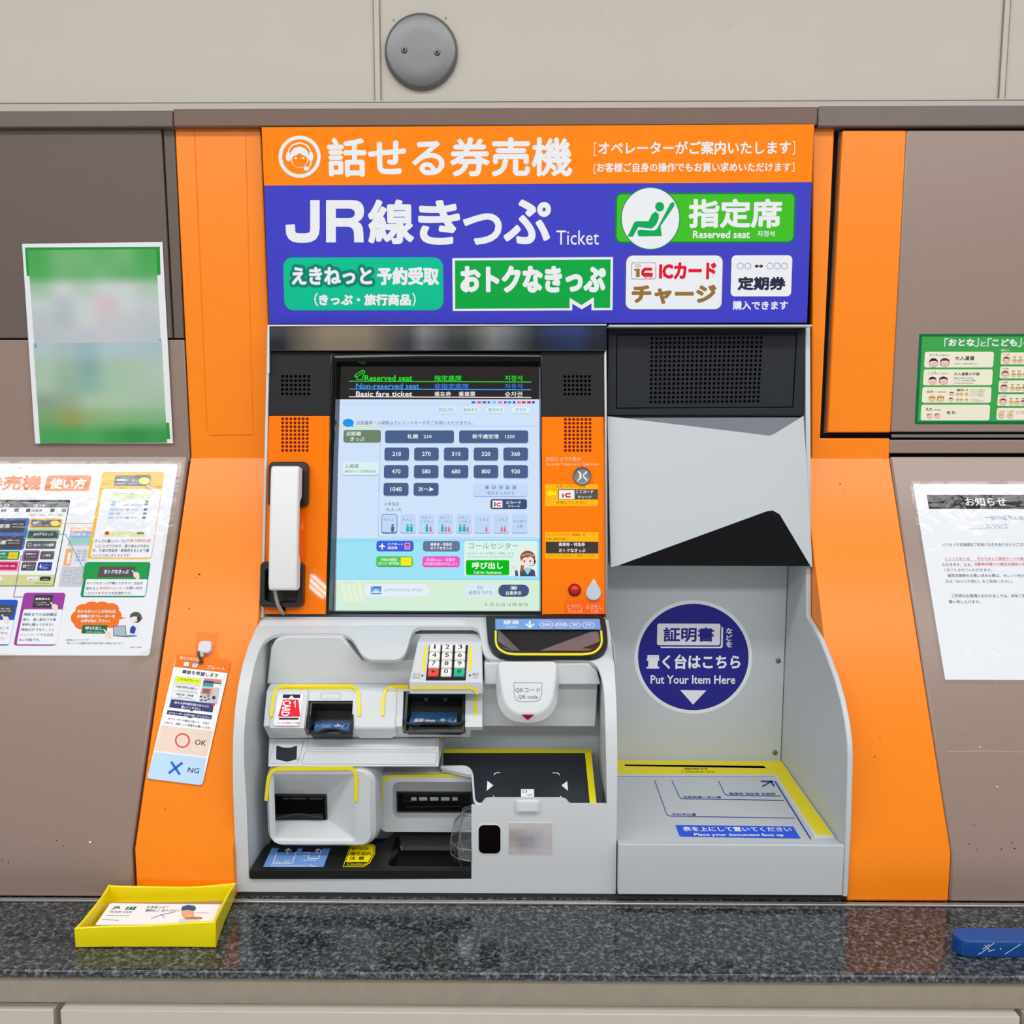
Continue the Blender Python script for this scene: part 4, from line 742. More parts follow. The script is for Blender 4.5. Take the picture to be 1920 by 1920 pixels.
# --- receipt and pass outlet
YR = 1.262; q = Print(vert(YR)); b = MB(); x884 = atY(884, 1500, 1.1825).x
def ringr(box, r, Y, Yref, clip=x884 - .0005):
    return [Vector((min(v.x, clip), v.y, v.z)) for v in ringh(box, r, Y, Yref)]
b.skin([ringr((708, 1450, 900, 1562), 14, YB, YR), ringr((708, 1450, 900, 1562), 14, YR + .004, YR), ringr((713, 1454, 898, 1560), 12, YR, YR), ringr((736, 1466, 900, 1534), 14, YR, YR), ringr((742, 1473, 898, 1529), 10, YR + .010, YR + .010), ringr((744, 1485, 892, 1523), 2, YR + .021, YR + .021)], m_mod); RO = b.build('pass_outlet', K, angle=28)
guide(vert(YR), [(717, 1512), (717, 1474), (720, 1464), (727, 1457), (738, 1454.5), (874, 1453.5)], 5.4, RO, .0006)
q = Print(vert(YR + .009)); q.text('定期券等', 798, 1469.5, 828, 1474.5, ink((160, 164, 168)), 4); q.build('raised_label', RO)
s4, B = slot('pass_slot', vert(YR + .020), 743, 1484, 884, 1523, .03, RO, True, 4)
q = Print(vert(YR + .030))
for a, c_ in ((771, 781), (786, 801), (806, 822), (827, 843), (848, 858)): q.rect(a, 1494.5, c_, 1501, ink((170, 172, 176)), 2)
q.line([(762, 1490), (866, 1489)], 1.6, ink((60, 60, 64)), 2); q.line([(760, 1513), (868, 1512)], 2, ink((60, 60, 64)), 2); q.build('roller', s4)
# --- black change tray
STR = Surf([(1.30, -.6305), (1.1865, -.6295)]); q = Print(STR)
o = [q.q(*a) for a in ((468.5, 1632), (499, 1583), (704, 1583), (716, 1579), (740, 1560), (884, 1559), (884, 1632))]; hb = q.bx(735, 1567, 886, 1624); hb = (hb[0], hb[1], x884 - .003, hb[3]); hole = rr(*hb, .006)
q.prism(STR, [o, hole[::-1]], -.012, 0, m_blackm); i_ = rr(hb[0] + .006, hb[1] + .006, hb[2] - .004, hb[3] - .012, .005)
q.skin([[STR.to3(u, v, -.001) for u, v in hole], [STR.to3(u, v, -.0165) for u, v in i_]], mat('tray_bowl', (16, 16, 18), .25), False, True); CT = q.build('change_tray', K, bevel=.0015)
q = Print(STR, 480, 1420, 4.364); q.poly([(58, 898), (130, 742), (188, 742), (172, 778), (330, 778), (346, 742), (386, 742), (372, 776), (532, 776), (546, 742), (610, 742), (552, 898)], m_lbl, 3)
for a in (262, 506): q.line([(a - 6, 788), (a + 4, 750)], 8, WHITE, 6); q.line([(a - 24, 768), (a + 4, 748), (a + 28, 768)], 8, WHITE, 6)
q.line([(172, 782), (138, 868), (296, 868), (330, 774)], 6, WHITE, 5); q.line([(440, 774), (426, 828), (514, 828), (530, 768)], 5, WHITE, 5); q.line([(386, 780), (430, 778)], 4, WHITE, 5); q.line([(384, 804), (424, 802)], 4, WHITE, 5)
q.text('きっぷ・定期券', 160, 838, 286, 846, WHITE, 5); q.text('領収書・ご案内票', 160, 852, 270, 864, WHITE, 5); q.text('ご案内券等', 362, 836, 494, 850, WHITE, 5); q.text('Ticket/Commuter Pass', 118, 878, 498, 895, WHITE, 5); q.build('outlet_label', CT, smooth=False)
q = Print(STR, 480, 1420, 4.364); YL = ink((248, 226, 0)); q.poly([(710, 898), (772, 716), (780, 710), (950, 710), (976, 726), (974, 790), (930, 866), (880, 898)], YL, 3); q.poly([(716, 895), (778, 716), (946, 716), (970, 728), (968, 786), (924, 862), (876, 894)], BLACK, 4); q.poly([(722, 892), (783, 720), (944, 720), (964, 730), (962, 784), (918, 858), (872, 890)], YL, 5)
q.poly([(722, 890), (734, 858), (914, 858), (872, 888)], BLACK, 6); q.text('おつり', 784, 738, 916, 764, BLACK, 7, .02); q.text('取り忘れ', 774, 776, 946, 804, BLACK, 7, .02); q.text('注 意', 762, 812, 888, 842, BLACK, 7, .02); q.text('Caution', 744, 864, 902, 884, YL, 8); q.build('caution_sticker', CT, smooth=False)
# --- clear coin guard standing in the tray
m_clear = clear('clear_plastic', (250, 252, 252), .13, .07); b = MB(); cg = Vector((x884, 1.214, -.6285)); zt = atY(870, 1528, 1.20).z + .6285; prof_ = [(.0250, 0), (.0315, .012), (.0320, .028), (.0265, .052), (.0150, zt - .004), (.0150, zt)]
b.lathe(cg, Vector((0, 0, 1)), prof_, m_clear, 5, 90, 270, e=Vector((1, 0, 0))); G_ = b.build('clear_guard', K, smooth=False)
b = MB()
def gp(r, h, i): a = R(90 + 36 * i); return cg + Vector((r * math.cos(a), r * math.sin(a), h))
m_edge = clear('clear_edge', (240, 244, 246), .45, .3)
for i in range(6): b.tube([gp(r * 1.0, h, i) for r, h in prof_], .00055, m_edge, 5)
for r, h in prof_[1:]: b.tube([gp(r, h, i) for i in range(6)], .00055, m_edge, 5)
b.build('edge', G_)
# --- reading plate
SQ = Surf([(1.3015, -.5104), (1.190, -.5375)]); q = Print(SQ); q.prism(SQ, [[q.q(*a) for a in ((829, 1405), (1108, 1405), (1119, 1508), (884, 1511), (884, 1452), (828, 1441))]], -.006, 0, m_body)
q.poly([(831, 1412), (1098, 1412), (1107, 1506), (884, 1509), (884, 1452), (875, 1440), (830, 1440)], mat('reader_black', (38, 42, 50), .28), 2); q.poly([(832, 1405), (1108, 1405), (1108, 1412), (831, 1412)], m_yel, 3); q.poly([(1096, 1405), (1108, 1405), (1118, 1507), (1106, 1507)], m_yel, 4)
q.zoom(820, 1360, 5.647); q.poly([(530, 588), (592, 638), (524, 694)], WHITE, 4); q.poly([(1375, 592), (1314, 638), (1384, 694)], WHITE, 4)
for L in ([(600, 530), (606, 514), (624, 504), (666, 502)], [(1218, 504), (1268, 506), (1286, 514), (1294, 530)], [(592, 746), (598, 762), (614, 772), (654, 775)], [(1234, 776), (1286, 772), (1304, 762), (1308, 748)]): q.line(L, 8, WHITE, 4)
q.rect(886, 676, 1024, 760, WHITE, 4); q.frame(902, 684, 948, 712, 6, BLACK, 5); q.text('QR', 950, 730, 1006, 750, BLACK, 5); RPL = q.build('reading_plate', K, bevel=.0008)
q = Print(SQ); q.bar([(826, 1440), (868, 1439), (877, 1441), (883, 1447), (886, 1456), (889, 1500), (892, 1507), (899, 1510), (908, 1509)], 4, m_white, .0025); q.build('raised_edge', RPL, bevel=.0008)
# --- reader head
Z = lambda x, y, Y: atY(x, y, Y); b = MB()
L0 = [(934, 1240), (1042, 1240), (1048, 1246), (1049, 1262), (1046, 1318), (1038, 1338), (1022, 1352), (1004, 1357), (974, 1357), (956, 1352), (940, 1338), (932, 1318), (928, 1262), (929, 1246)]
L1 = [(940, 1240), (1038, 1240), (1043.5, 1245), (1044, 1258), (1037, 1306), (1030, 1323), (1018, 1334), (1002, 1340), (977, 1340), (962, 1334), (950, 1323), (943, 1306), (935, 1258), (935, 1245)]
L15 = [(x + (a - x) * .55, y + (c_ - y) * .1) for (x, y), (a, c_) in zip(L0, L1)]
L0, L1 = soften(L0, 9, True, 200), soften(L1, 9, True, 200)
b.skin([[Z(x, y, 1.232 + .030 * (1340 - y) / 100) + Vector((0, .06, 0)) for x, y in L0], [Z(x, y, 1.232 + .030 * (1340 - y) / 100) for x, y in L0], [Z(x, y, 1.222 + .026 * (1340 - y) / 100) for x, y in L1]], m_white, False, True); RH = b.build('reader_head', K, bevel=.0025, seg=3)
S_rh = Surf([(1.248, atY(990, 1240, 1.248).z), (1.222, atY(990, 1340, 1.222).z)]).off(.0003); q = Print(S_rh, 740, 1140, 4.571); q.line([(1022, 640), (1262, 640), (1260, 740), (1244, 784), (1210, 802), (1070, 802), (1040, 784), (1024, 740)], 4, ink((150, 152, 156)), 5, True); q.text('QRコード', 1034, 684, 1248, 726, ink((120, 124, 130)), 5); q.text('QR code', 1058, 746, 1228, 780, ink((120, 124, 130)), 5); q.build('reader_label', RH)
q = Print(Surf([(1.2215, atY(990, 1340, 1.2215).z), (1.2265, atY(990, 1357, 1.2265).z)]).off(.0012), 740, 1140, 4.571); q.poly([(1086, 914), (1196, 914), (1141, 962)], ink((166, 16, 60)), 3); q.build('red_arrow', RH)
# --- front face below the reading plate
q = Print(vert(1.1825)); B = q.bx(967, 1499, 1012, 1523); q.prism(q.sf, [rr(*B, .004)], -.003, .003, m_white); B2 = q.bx(972, 1502, 1007, 1518); q.prism(q.sf, [rr(*B2, .003)], .003, .0042, mat('tab_inset', (216, 220, 224), .3)); q.build('pull_tab', K, bevel=.0012)
q = Print(vert(1.1825)); B = q.bx(896, 1545, 940, 1602); q.prism(q.sf, [rr(*B, .0085)], -.001, .0006, m_white); q.rect(897.5, 1546.5, 938.5, 1600, mat('sensor_window', (8, 4, 4), .3, spec=.05), 14, 10); q.build('sensor_window', K)
q = Print(vert(1.1825)); B = q.bx(952, 1541.5, 1037, 1602); q.prism(q.sf, [rr(*B, .006)], -.001, .0006, m_white); B = q.bx(954, 1543, 1035, 1600)
a_, b_, c_, d_ = (188, 182, 178), (166, 160, 158), (180, 176, 182), (196, 190, 190); q.grid(vert(1.1825).off(.0009), B, [[d_, d_, (190, 188, 190), d_, d_], [b_, (172, 168, 168), c_, c_, d_], [(160, 154, 152), (150, 148, 154), (152, 152, 166), (180, 174, 182), (192, 182, 188)], [(170, 164, 162), (150, 146, 150), (158, 158, 170), c_, (196, 184, 188)], [(186, 180, 178), (176, 172, 172), (180, 178, 182), (188, 182, 186), d_]], 0, printed('smeared_print', .5)); q.build('card_reader_plate', K)
# ------------------------------------------------------------------ handset resting in its cradle
SH = S_bez.off(.046); q = Print(SH); uT = (q.q(508, 873)[0] + q.q(501, 1106)[0]) / 2, (q.q(561, 873)[0] + q.q(555, 1106)[0]) / 2; vT, vB = q.q(535, 873)[1], q.q(528, 1107)[1]
H = thing('telephone_handset', 'white telephone handset resting in the black cradle left of the screen', 'handset', tuple(S_bez.to3((uT[0] + uT[1]) / 2, vB, .02)))
b = MB(); Lh = vT - vB; side = [(vB, .028), (vB, .043), (vB + .06 * Lh, .046), (vB + .5 * Lh, .047), (vT - .06 * Lh, .046), (vT, .043), (vT, .020), (vT - .24 * Lh, .020), (vT - .30 * Lh, .032), (vB + .30 * Lh, .032), (vB + .24 * Lh, .022), (vB + .02 * Lh, .022)]
b.skin([[S_bez.to3(u, v, h) for v, h in side] for u in uT], mat('handset_white', (228, 228, 230), .4), True, True); b.build('grip', H, bevel=.004, seg=4, angle=25)
b = MB(); um = sum(uT) / 2
for v0, nm in ((vT - .12 * Lh, 'earpiece'),):
    b = MB(); b.lathe(S_bez.to3(um + .003, v0, .0045), S_bez.n[0], [(0, .004), (.007, .004), (.008, .007), (.008, .018)], m_blackm, 28); b.build(nm, H)
b = MB(); P_ = [S_bez.to3(*S_bez.uv(x, y), h) for x, y, h in ((526, 1104, .034), (527, 1112, .032), (528, 1122, .030), (530, 1132, .028), (533.4, 1142, .022), (534, 1150, .008))]; b.tube(P_, .0026, m_cord, 10); b.build('cord', H)
# ------------------------------------------------------------------ document stand right of the machine
m_grey = mat('grey_sheet', (196, 202, 206), .42, var=.008, vscale=30, bump=.03, bscale=1400)
XA, XB, XC = .1275, .4256, .4336
D = thing('document_stand', 'grey document stand with dark speaker top and angular white hood right of the ticket machine', 'document stand', ((XA + XC) / 2, 1.30, ZT + .0105))
SIDE = [(1519.5, 612), (1521.5, 1155), (1526, 1163), (1533, 1174), (1546, 1198), (1560, 1232), (1574, 1270), (1586, 1312), (1594, 1352), (1599, 1392), (1600, 1420)]
pr = [(p_.y, p_.z) for p_ in (atX(x, y, XC) for x, y in SIDE)]; pr += [(1.1745, pr[-1][1] - .02), (1.171, -.56), (1.171, -.6575)]
b = MB(); b.skin([[Vector((x, y, z)) for y, z in pr] + [Vector((x, 1.478, -.6575)), Vector((x, 1.478, .106))] for x in (XB + .0005, XC)], m_grey, True, True); b.build('side_panel', D, bevel=.0015)
S_top = Surf([(1.430, .1065), (1.370, -.3243)])
q = Print(S_top); l = [q.q(*a) for a in ((1141, 613), (1511, 613), (1505, 778.5), (1138, 778.5))]; m_spk = mat('charcoal_grille', (31, 35, 44), .5, spec=.2, bump=.06, bscale=1500)
hole = [q.q(*a) for a in ((1156, 625.5), (1495, 622), (1488, 764), (1155, 766))]; q.prism(S_top, [l, hole[::-1]], -.03, .0, m_spk); SPK = q.build('speaker_panel', D, bevel=.001)
q = Print(S_top); l = [q.q(*a) for a in ((1157.5, 627.5), (1493.5, 624.5), (1486.5, 762.5), (1156.5, 764.5))]; q.prism(S_top, [l], -.02, -.0012, m_spk)
for j in range(15):
    for i in range(25):
        t = j / 14; xl = 1222.5 + (1220.5 - 1222.5) * t; xr = 1428 + (1421.5 - 1428) * t; q.ell(xl + (xr - xl) * i / 24, 634.5 + 119 * t - (1.5 * i / 24), 2.45, 2.55, m_void, -8.2, 10)
q.build('grille', SPK, bevel=.0006)
b = MB(); b.box(XA + .002, XB, 1.432, 1.476, -.10, .104, m_spk); b.box(XA + .001, XB + .001, 1.40, 1.47, .1035, .1062, m_grey); b.build('top_box', D)
# hood: a faceted shell whose ridge stands forward
def T(x, y, h): return S_top.to3(*S_top.uv(x, y), h)
A1, A2, A3, A4 = T(1139, 781, .002), T(1506, 780, .002), T(1519.5, 1063, .010), T(1144, 1063, .010)
SF = S_top.off(.015)
def F_(x, y, h=.015): s = S_top.off(h); return s.to3(*s.uv(x, y))
a1, a2, b1, b2 = T(1164, 783.5, .002), T(1502, 783, .002), T(1157, 1060, .010), T(1516, 1061, .010)
t1, t2, t3 = F_(1432, 815.5), F_(1443, 817), F_(1453, 812.5); s1_, s2_, s3_ = F_(1438, 958.5), F_(1449, 957), F_(1462, 964.5)
lt, lb = F_(1141, 783, .004), F_(1145, 1061, .014)
m_hood = mat('white_hood', (194, 201, 207), .36, bump=.03, bscale=1400); m_tri = mat('slate_inlay', (106, 110, 121), .42); m_trb = mat('black_inlay', (15, 15, 19), .5, spec=.12)
b = MB(); back = lambda v: Vector((v.x, 1.475 if v.z > -.1 else 1.465, v.z))
b.skin([[A1, t1, s1_, A4]], m_hood)
b.add([A1, a1, t1, t2, s2_, s1_, b1, A4], [(0, 1, 2), (0, 2, 5), (0, 5, 6), (0, 6, 7), (2, 3, 4), (2, 4, 5)], m_hood)
b.add([t2, t3, a2, A2, A3, b2, s3_, s2_], [(0, 1, 6), (0, 6, 7), (1, 2, 3), (1, 3, 4), (1, 4, 6), (6, 4, 5)], m_hood)
bt = [A1, a1, a2, A2]; b.add([A4, b1, b2, A3] + [v + Vector((0, .05, -.0012)) for v in (A4, b1, b2, A3)], [(0, 1, 5, 4), (1, 2, 6, 5), (2, 3, 7, 6)], m_hood)
b.add([A1, A4, A1 + Vector((0, .04, 0)), A4 + Vector((0, .05, -.0012))], [(0, 1, 3, 2)], m_hood); b.add([A2, A3, A2 + Vector((0, .04, 0)), A3 + Vector((0, .05, -.0012))], [(0, 1, 3, 2)], m_hood); b.add([A1, A2, A1 + Vector((0, .04, 0)), A2 + Vector((0, .04, 0))], [(0, 1, 3, 2)], m_hood)
HD = b.build('hood', D, angle=12)
b = MB(); b.add([a1, t1, t2, t3, a2], [(0, 1, 2), (0, 2, 4), (2, 3, 4)], m_tri); b.build('upper_inlay', HD)
b = MB(); b.add([b1, s1_, s2_, s3_, b2], [(0, 1, 2), (0, 2, 4), (2, 3, 4)], m_trb); b.build('lower_inlay', HD)
# back sheet, left return, bed, yellow guides, apron
b = MB(); b.box(XA, XB - .0008, 1.474, 1.478, -.64, -.10, m_grey); BK = b.build('back_panel', D)
for x, y in ((1459, 1239), (1453, 1411)):
    b = MB(); c = atY(x, y, 1.474); b.lathe(c, Vector((0, -1, 0)), [(.0042, 0), (.004, .0012), (.0025, .002), (0, .0022)], m_steel, 18); b.build('screw', BK)
b = MB(); b.box(XA, XA + .001, 1.25, 1.476, -.66, -.34, m_grey); b.box(XA, XA + .001, 1.42, 1.476, -.34, -.1, m_grey); b.build('left_return', D)
ZB = -.5915; S_bed = flat(ZB); yF = 1.199
b = MB(); b.skin([[Vector((x, y, z)) for y, z in ((1.474, -.65), (1.474, ZB), (yF, ZB), (1.1718, -.5852), (1.171, -.5862), (1.171, -.6555), (1.20, -.6555))] for x in (XA + .001, XB)], m_grey, True, True); BED = b.build('bed', D, bevel=.0012)
q = Print(S_bed, 1110, 1080, 3.096); DBL = ink((44, 60, 140)); YG = .0022
q.prism(S_bed, [[(XA + .002, q.q(600, 1160)[1]), (XB - .0015, q.q(600, 1160)[1]), (XB - .0015, q.q(600, 1078)[1] ), (XA + .002, q.q(600, 1078)[1])]], -.001, YG, m_yel, side=m_white); vy0, vy1 = q.q(600, 1158)[1], q.q(1400, 1510)[1]; ux0, ux1 = (q.q(1080, 1165)[0] + q.q(1295, 1515)[0]) / 2, XB - .002
q.prism(S_bed, [[(ux0 - .004, vy1 - .005), (ux1, vy1 - .005), (ux1, vy0), (ux0 - .004, vy0)]], -.001, YG - .0003, m_white); q.prism(S_bed, [[(ux0, vy1), (ux1 - .001, vy1), (ux1 - .001, vy0 + .004), (ux0, vy0 + .004)]], -.001, YG - .0001, m_yel); q.build('corner_guide', D)
SY = S_bed.off(YG); q = Print(SY, 1110, 1080, 3.096); q.poly([(188, 1094), (996, 1103), (1012, 1116), (192, 1103)], m_void, 2); q.text('回収口', 538, 1114, 668, 1126, ink((90, 80, 0)), 3, .03); q.text('Collection Slot', 518, 1129, 712, 1142, ink((90, 80, 0)), 3); q.build('collection_slot', D)
q = Print(S_bed, 1110, 1080, 3.096); q.line([(140, 1164), (1060, 1163)], 5, m_lbl, 2)
q.line([(363, 1185), (432, 1380), (440, 1390), (460, 1395), (1176, 1406)], 4.5, DBL, 3); q.line([(463, 1187), (506, 1278), (514, 1290), (530, 1294), (1112, 1303)], 4.5, DBL, 3); q.line([(735, 1190), (766, 1258), (776, 1270), (792, 1274), (1096, 1278)], 4.5, DBL, 3); q.line([(1062, 1192), (1270, 1528)], 8, DBL, 3)
q.line([(980, 1192), (1054, 1194)], 9, DBL, 4); q.line([(1034, 1190), (1058, 1220)], 10, DBL, 4); q.line([(1040, 1194), (988, 1222)], 8, DBL, 4)
q.text('乗車券 指定券 定期券', 796, 1258, 1066, 1272, DBL, 4, .02); q.text('定期券購入申込書', 528, 1278, 750, 1291, DBL, 4, .02); q.text('予約申込書', 462, 1378, 604, 1392, DBL, 4, .02); q.build('size_mark', BED, smooth=False)
q = Print(S_bed, 1110, 1080, 3.096); BL_ = ink((44, 84, 214), .4); q.poly([(484, 1446), (1168, 1455), (1212, 1525), (520, 1514), (506, 1508)], BL_, 5); q.text('表を上にして置いてください', 528, 1457, 1156, 1484, WHITE, 7, .02); q.text('Place your document face up', 594, 1495, 1112, 1515, WHITE, 7, .02); q.build('face_up_label', BED, smooth=False)
# round blue sticker on the back sheet
SBK = vert(1.4738); q = Print(SBK, 1110, 1080, 3.096); IND = ink((44, 44, 140), .45); q.ell(588, 470, 342, 330, WHITE, 1, 64); q.ell(588, 470, 321, 309, IND, 2, 64); q.rect(396, 294, 760, 418, WHITE, 3, 12); q.rect(390, 290, 750, 410, IND, 4, 12); q.rect(378, 276, 744, 402, WHITE, 5, 12)
q.text('証明書', 414, 298, 708, 382, IND, 7, .03); 
for i, s_ in enumerate('などを'): q.text(s_, 778, 302 + 39 * i, 814, 336 + 39 * i, WHITE, 5, .03)
q.text('置く台はこちら', 316, 456, 862, 540, WHITE, 5, .032); q.text('Put Your Item Here', 340, 576, 832, 626, WHITE, 5, .025); q.poly([(512, 662), (664, 664), (586, 746)], WHITE, 5); q.build('round_sticker', D, smooth=False)
# ------------------------------------------------------------------ notices and hanging card
m_lam = clear('laminate', (250, 251, 252), .028, .07, .5, 30); m_tape = clear('tape', (251, 250, 247), .02, .1, .6, 60); PAPER = ink((244, 245, 248), .35); PAPER2 = ink((240, 241, 246), .35)
# blurred green and white notice
S1_ = vert(1.4455); c = atY(180, 832, 1.4455); N1 = thing('laminated_notice', 'laminated green and white notice with smeared print on the left brown door', 'notice', c)
q = Print(Tilt(S1_, (67, 833), (325, 831))); q.poly([(38, 455), (304, 452), (325, 832), (65, 836)], m_lam, 8); q.build('laminate', N1)
q = Print(Tilt(S1_, (67, 833), (325, 831)), 0, 200, 2.909); q.poly([(120, 748), (886, 738), (944, 1836), (192, 1838)], PAPER, 1); GN = ink((36, 160, 62)); q.poly([(136, 768), (872, 764), (876, 918), (146, 924)], GN, 2); q.poly([(896, 1724), (922, 1724), (929, 1812), (896, 1814)], GN, 2)
s = q.sf; B0, B1, B2, B3 = q.q(168, 1284), q.q(864, 780), q.q(200, 1836), q.q(897, 1288)
gr, lg, wh, wg = (80, 176, 92), (120, 190, 126), (214, 220, 218), (200, 206, 208)
q.grid(s, (q.q(168, 1030)[0], q.q(500, 1286)[1], q.q(864, 1030)[0], q.q(500, 780)[1]), [[gr, lg, lg, (110, 184, 118), lg, gr], [(84, 178, 96), (122, 188, 126), (118, 186, 122), (124, 190, 130), (104, 182, 112), (92, 178, 102)], [(170, 205, 174), wh, (190, 212, 192), wh, wh, (186, 210, 188)], [(208, 214, 216), (196, 202, 206), wh, (222, 200, 206), wh, (204, 210, 214)], [wg, (190, 198, 204), wh, (212, 206, 210), (206, 210, 216), wg], [(196, 202, 208), (200, 206, 212), (202, 206, 214), (206, 208, 214), (204, 206, 214), (196, 204, 208)]], 3 * LAY)
q.grid(s, (q.q(200, 1560)[0], q.q(500, 1836)[1], q.q(897, 1560)[0], q.q(500, 1287)[1]), [[(186, 206, 206), (176, 200, 198), (166, 192, 200), (184, 206, 212), (184, 206, 206), (180, 202, 204)], [(180, 204, 180), (166, 194, 168), (142, 180, 172), (172, 204, 182), (184, 204, 176), (186, 208, 190)], [(178, 202, 182), (158, 188, 164), (150, 190, 172), (172, 204, 178), (178, 206, 182), (184, 208, 188)], [(150, 170, 150), (160, 180, 150), (178, 206, 176), (182, 208, 178), (180, 206, 176), (176, 204, 176)], [(130, 176, 118), (158, 168, 96), (150, 184, 126), (150, 190, 140), (140, 190, 136), (136, 190, 138)], [(84, 170, 96), (78, 168, 92), (88, 172, 96), (68, 160, 84), (56, 152, 76), (66, 160, 84)]], 3 * LAY)
q.line([(194, 1290), (194, 1314), (201, 1314)], 4, ink((70, 120, 190)), 5); q.line([(862, 1270), (877, 1270), (877, 1284)], 4, ink((70, 120, 190)), 5); q.build('sheet', N1, smooth=False)
# how-to-buy poster on the sloping console
c = S_slope.to3(*S_slope.uv(60, 1228)); N2 = thing('instruction_poster', 'laminated instruction poster with screen diagrams taped to the left sloping brown console', 'poster', c)
q = Print(S_slope, 0, 840, 4.1739); B = (-1.15, q.q(900, 1625)[1], (q.q(1400, 125)[0] + q.q(1160, 1620)[0]) / 2, q.q(900, 124)[1])
q.sheet(S_slope, [rr(B[0], B[1], B[2], B[3], .004)], 1 * LAY, PAPER2); O1, O2, DK, DT2 = ink((240, 130, 60)), ink((244, 120, 30)), ink((74, 74, 80)), ink((70, 72, 82))
q.text('券売機', -128, 215, 325, 332, ink((232, 130, 66)), 3, .04); q.rect(356, 215, 708, 338, ink((238, 138, 76)), 2, 26); q.text('使い方', 392, 236, 674, 320, WHITE, 4, .04)
# machine drawing behind the panels
PALE = ink((206, 208, 220)); q.rect(550, 622, 760, 652, ink((246, 200, 150)), 2); q.text('話せる券売', 566, 628, 720, 646, WHITE, 3, .03); q.rect(546, 652, 750, 700, ink((166, 172, 224)), 2); q.text('JR線きっ', 556, 662, 710, 692, WHITE, 3, .03); q.rect(538, 700, 745, 746, ink((150, 212, 200)), 2); q.rect(530, 744, 740, 766, ink((196, 200, 210)), 2)
q.rect(522, 770, 700, 916, ink((226, 226, 238)), 2); q.rect(506, 790, 562, 920, ink((246, 176, 110)), 3); q.rect(526, 818, 550, 905, WHITE, 4, 5)
for j in range(4):
    for i in range(2): q.rect(600 + 46 * i - 4 * j, 796 + 24 * j, 636 + 46 * i - 4 * j, 814 + 24 * j, ink((188, 194, 216)), 4)
q.rect(470, 926, 690, 1088, ink((206, 208, 214)), 2, 12); q.frame(500, 960, 560, 1000, 4, ink((168, 170, 178)), 3); q.frame(590, 950, 640, 990, 4, ink((168, 170, 178)), 3); q.frame(490, 1015, 550, 1050, 4, ink((168, 170, 178)), 3); q.frame(570, 1010, 640, 1060, 4, ink((168, 170, 178)), 3)
# big screen picture
X = lambda x, y: q.q(x, y)[0]
xr = (X(553, 410) + X(420, 1080)) / 2; yt, ybm = q.q(300, 406)[1], q.q(300, 1084)[1]; 
def slab(y0, y1, m, h, u1=None, u0=-1.1): q.sheet(S_slope, [[(u0, q.q(300, y1)[1]), (u1 or xr, q.q(300, y1)[1]), (u1 or xr, q.q(300, y0)[1]), (u0, q.q(300, y0)[1])]], lay(h), m)
slab(406, 1084, ink((56, 58, 58)), 2); slab(412, 1078, ink((243, 244, 248)), 3, xr - .0014); slab(406, 428, ink((40, 42, 40)), 4); slab(430, 466, ink((108, 110, 116)), 4); slab(992, 1078, ink((212, 216, 146)), 4, xr - .0014)
q.text('指定席・自由席・乗車券', -120, 412, 134, 424, ink((210, 220, 120)), 5); q.text('0:23', -6, 438, 72, 462, WHITE, 5, .03); q.text('10:54', 262, 440, 348, 462, WHITE, 5, .03); q.text('発', 352, 446, 364, 460, WHITE, 5); q.text('指定', 8, 478, 50, 500, DT2, 5, .03); q.text('自由席', 250, 478, 330, 500, DT2, 5, .02)
for a, c_ in ((114, (130, 84, 84)), (204, (96, 98, 110)), (394, (92, 118, 112)), (484, (160, 162, 172))): q.rect(a, 474, a + 34, 502, ink(c_), 5, 3)
for a in (232, 306, 376, 448): q.rect(a, 516, a + 48, 532, ink((226, 232, 214)), 5, 8); q.text('日本語', a + 8, 519, a + 40, 529, DT2, 6)
q.rect(-160, 549, 210, 800, ink((78, 118, 196)), 5, 22); q.rect(-160, 566, 196, 662, DK, 6, 10); q.rect(-160, 690, 180, 790, DK, 6, 10); q.text('指定席', -54, 594, 80, 628, WHITE, 7, .03); q.text('自由席', -86, 722, 50, 756, WHITE, 7, .03); q.text('乗車券・特急券', 98, 590, 186, 602, WHITE, 7); q.text('指定席を選んで', 96, 612, 180, 622, WHITE, 7); q.text('乗車券・特急券', 68, 718, 156, 730, WHITE, 7); q.text('自由席を利用', 64, 740, 150, 750, WHITE, 7)
q.rect(230, 550, 485, 632, ink((240, 196, 90)), 5, 18); q.rect(244, 562, 472, 618, ink((110, 110, 112)), 6, 6); q.ell(432, 590, 38, 22, ink((242, 234, 120)), 7); q.text('乗換案内から', 256, 576, 320, 592, WHITE, 7, .02); q.text('経路を検索して購入', 256, 600, 390, 610, WHITE, 7)
q.rect(210, 638, 466, 718, ink((120, 186, 140)), 5, 18); q.rect(222, 652, 454, 706, DK, 6, 6); q.text('おトクなきっぷ', 264, 664, 416, 686, WHITE, 7, .02)
q.rect(204, 726, 438, 790, ink((96, 98, 102)), 5, 10); q.text('QRコードの読取', 262, 748, 424, 772, WHITE, 6, .02); q.frame(220, 744, 246, 770, 3, WHITE, 6)
q.rect(-140, 808, 152, 876, ink((20, 140, 80)), 5, 10); q.rect(66, 816, 140, 868, ink((244, 206, 40)), 6); q.text('えきねっと', 76, 836, 130, 850, DT2, 7); q.text('予約の受取', -30, 820, 44, 836, WHITE, 6, .02); q.text('(きっぷ・旅行商品)', -60, 848, 60, 860, WHITE, 6)
q.rect(-140, 884, 150, 966, ink((242, 170, 190)), 5, 16); q.rect(-140, 894, 136, 954, ink((206, 14, 100)), 6, 10); q.text('定期券 (新規・継続)', -20, 916, 120, 934, ink((244, 200, 220)), 7, .02)
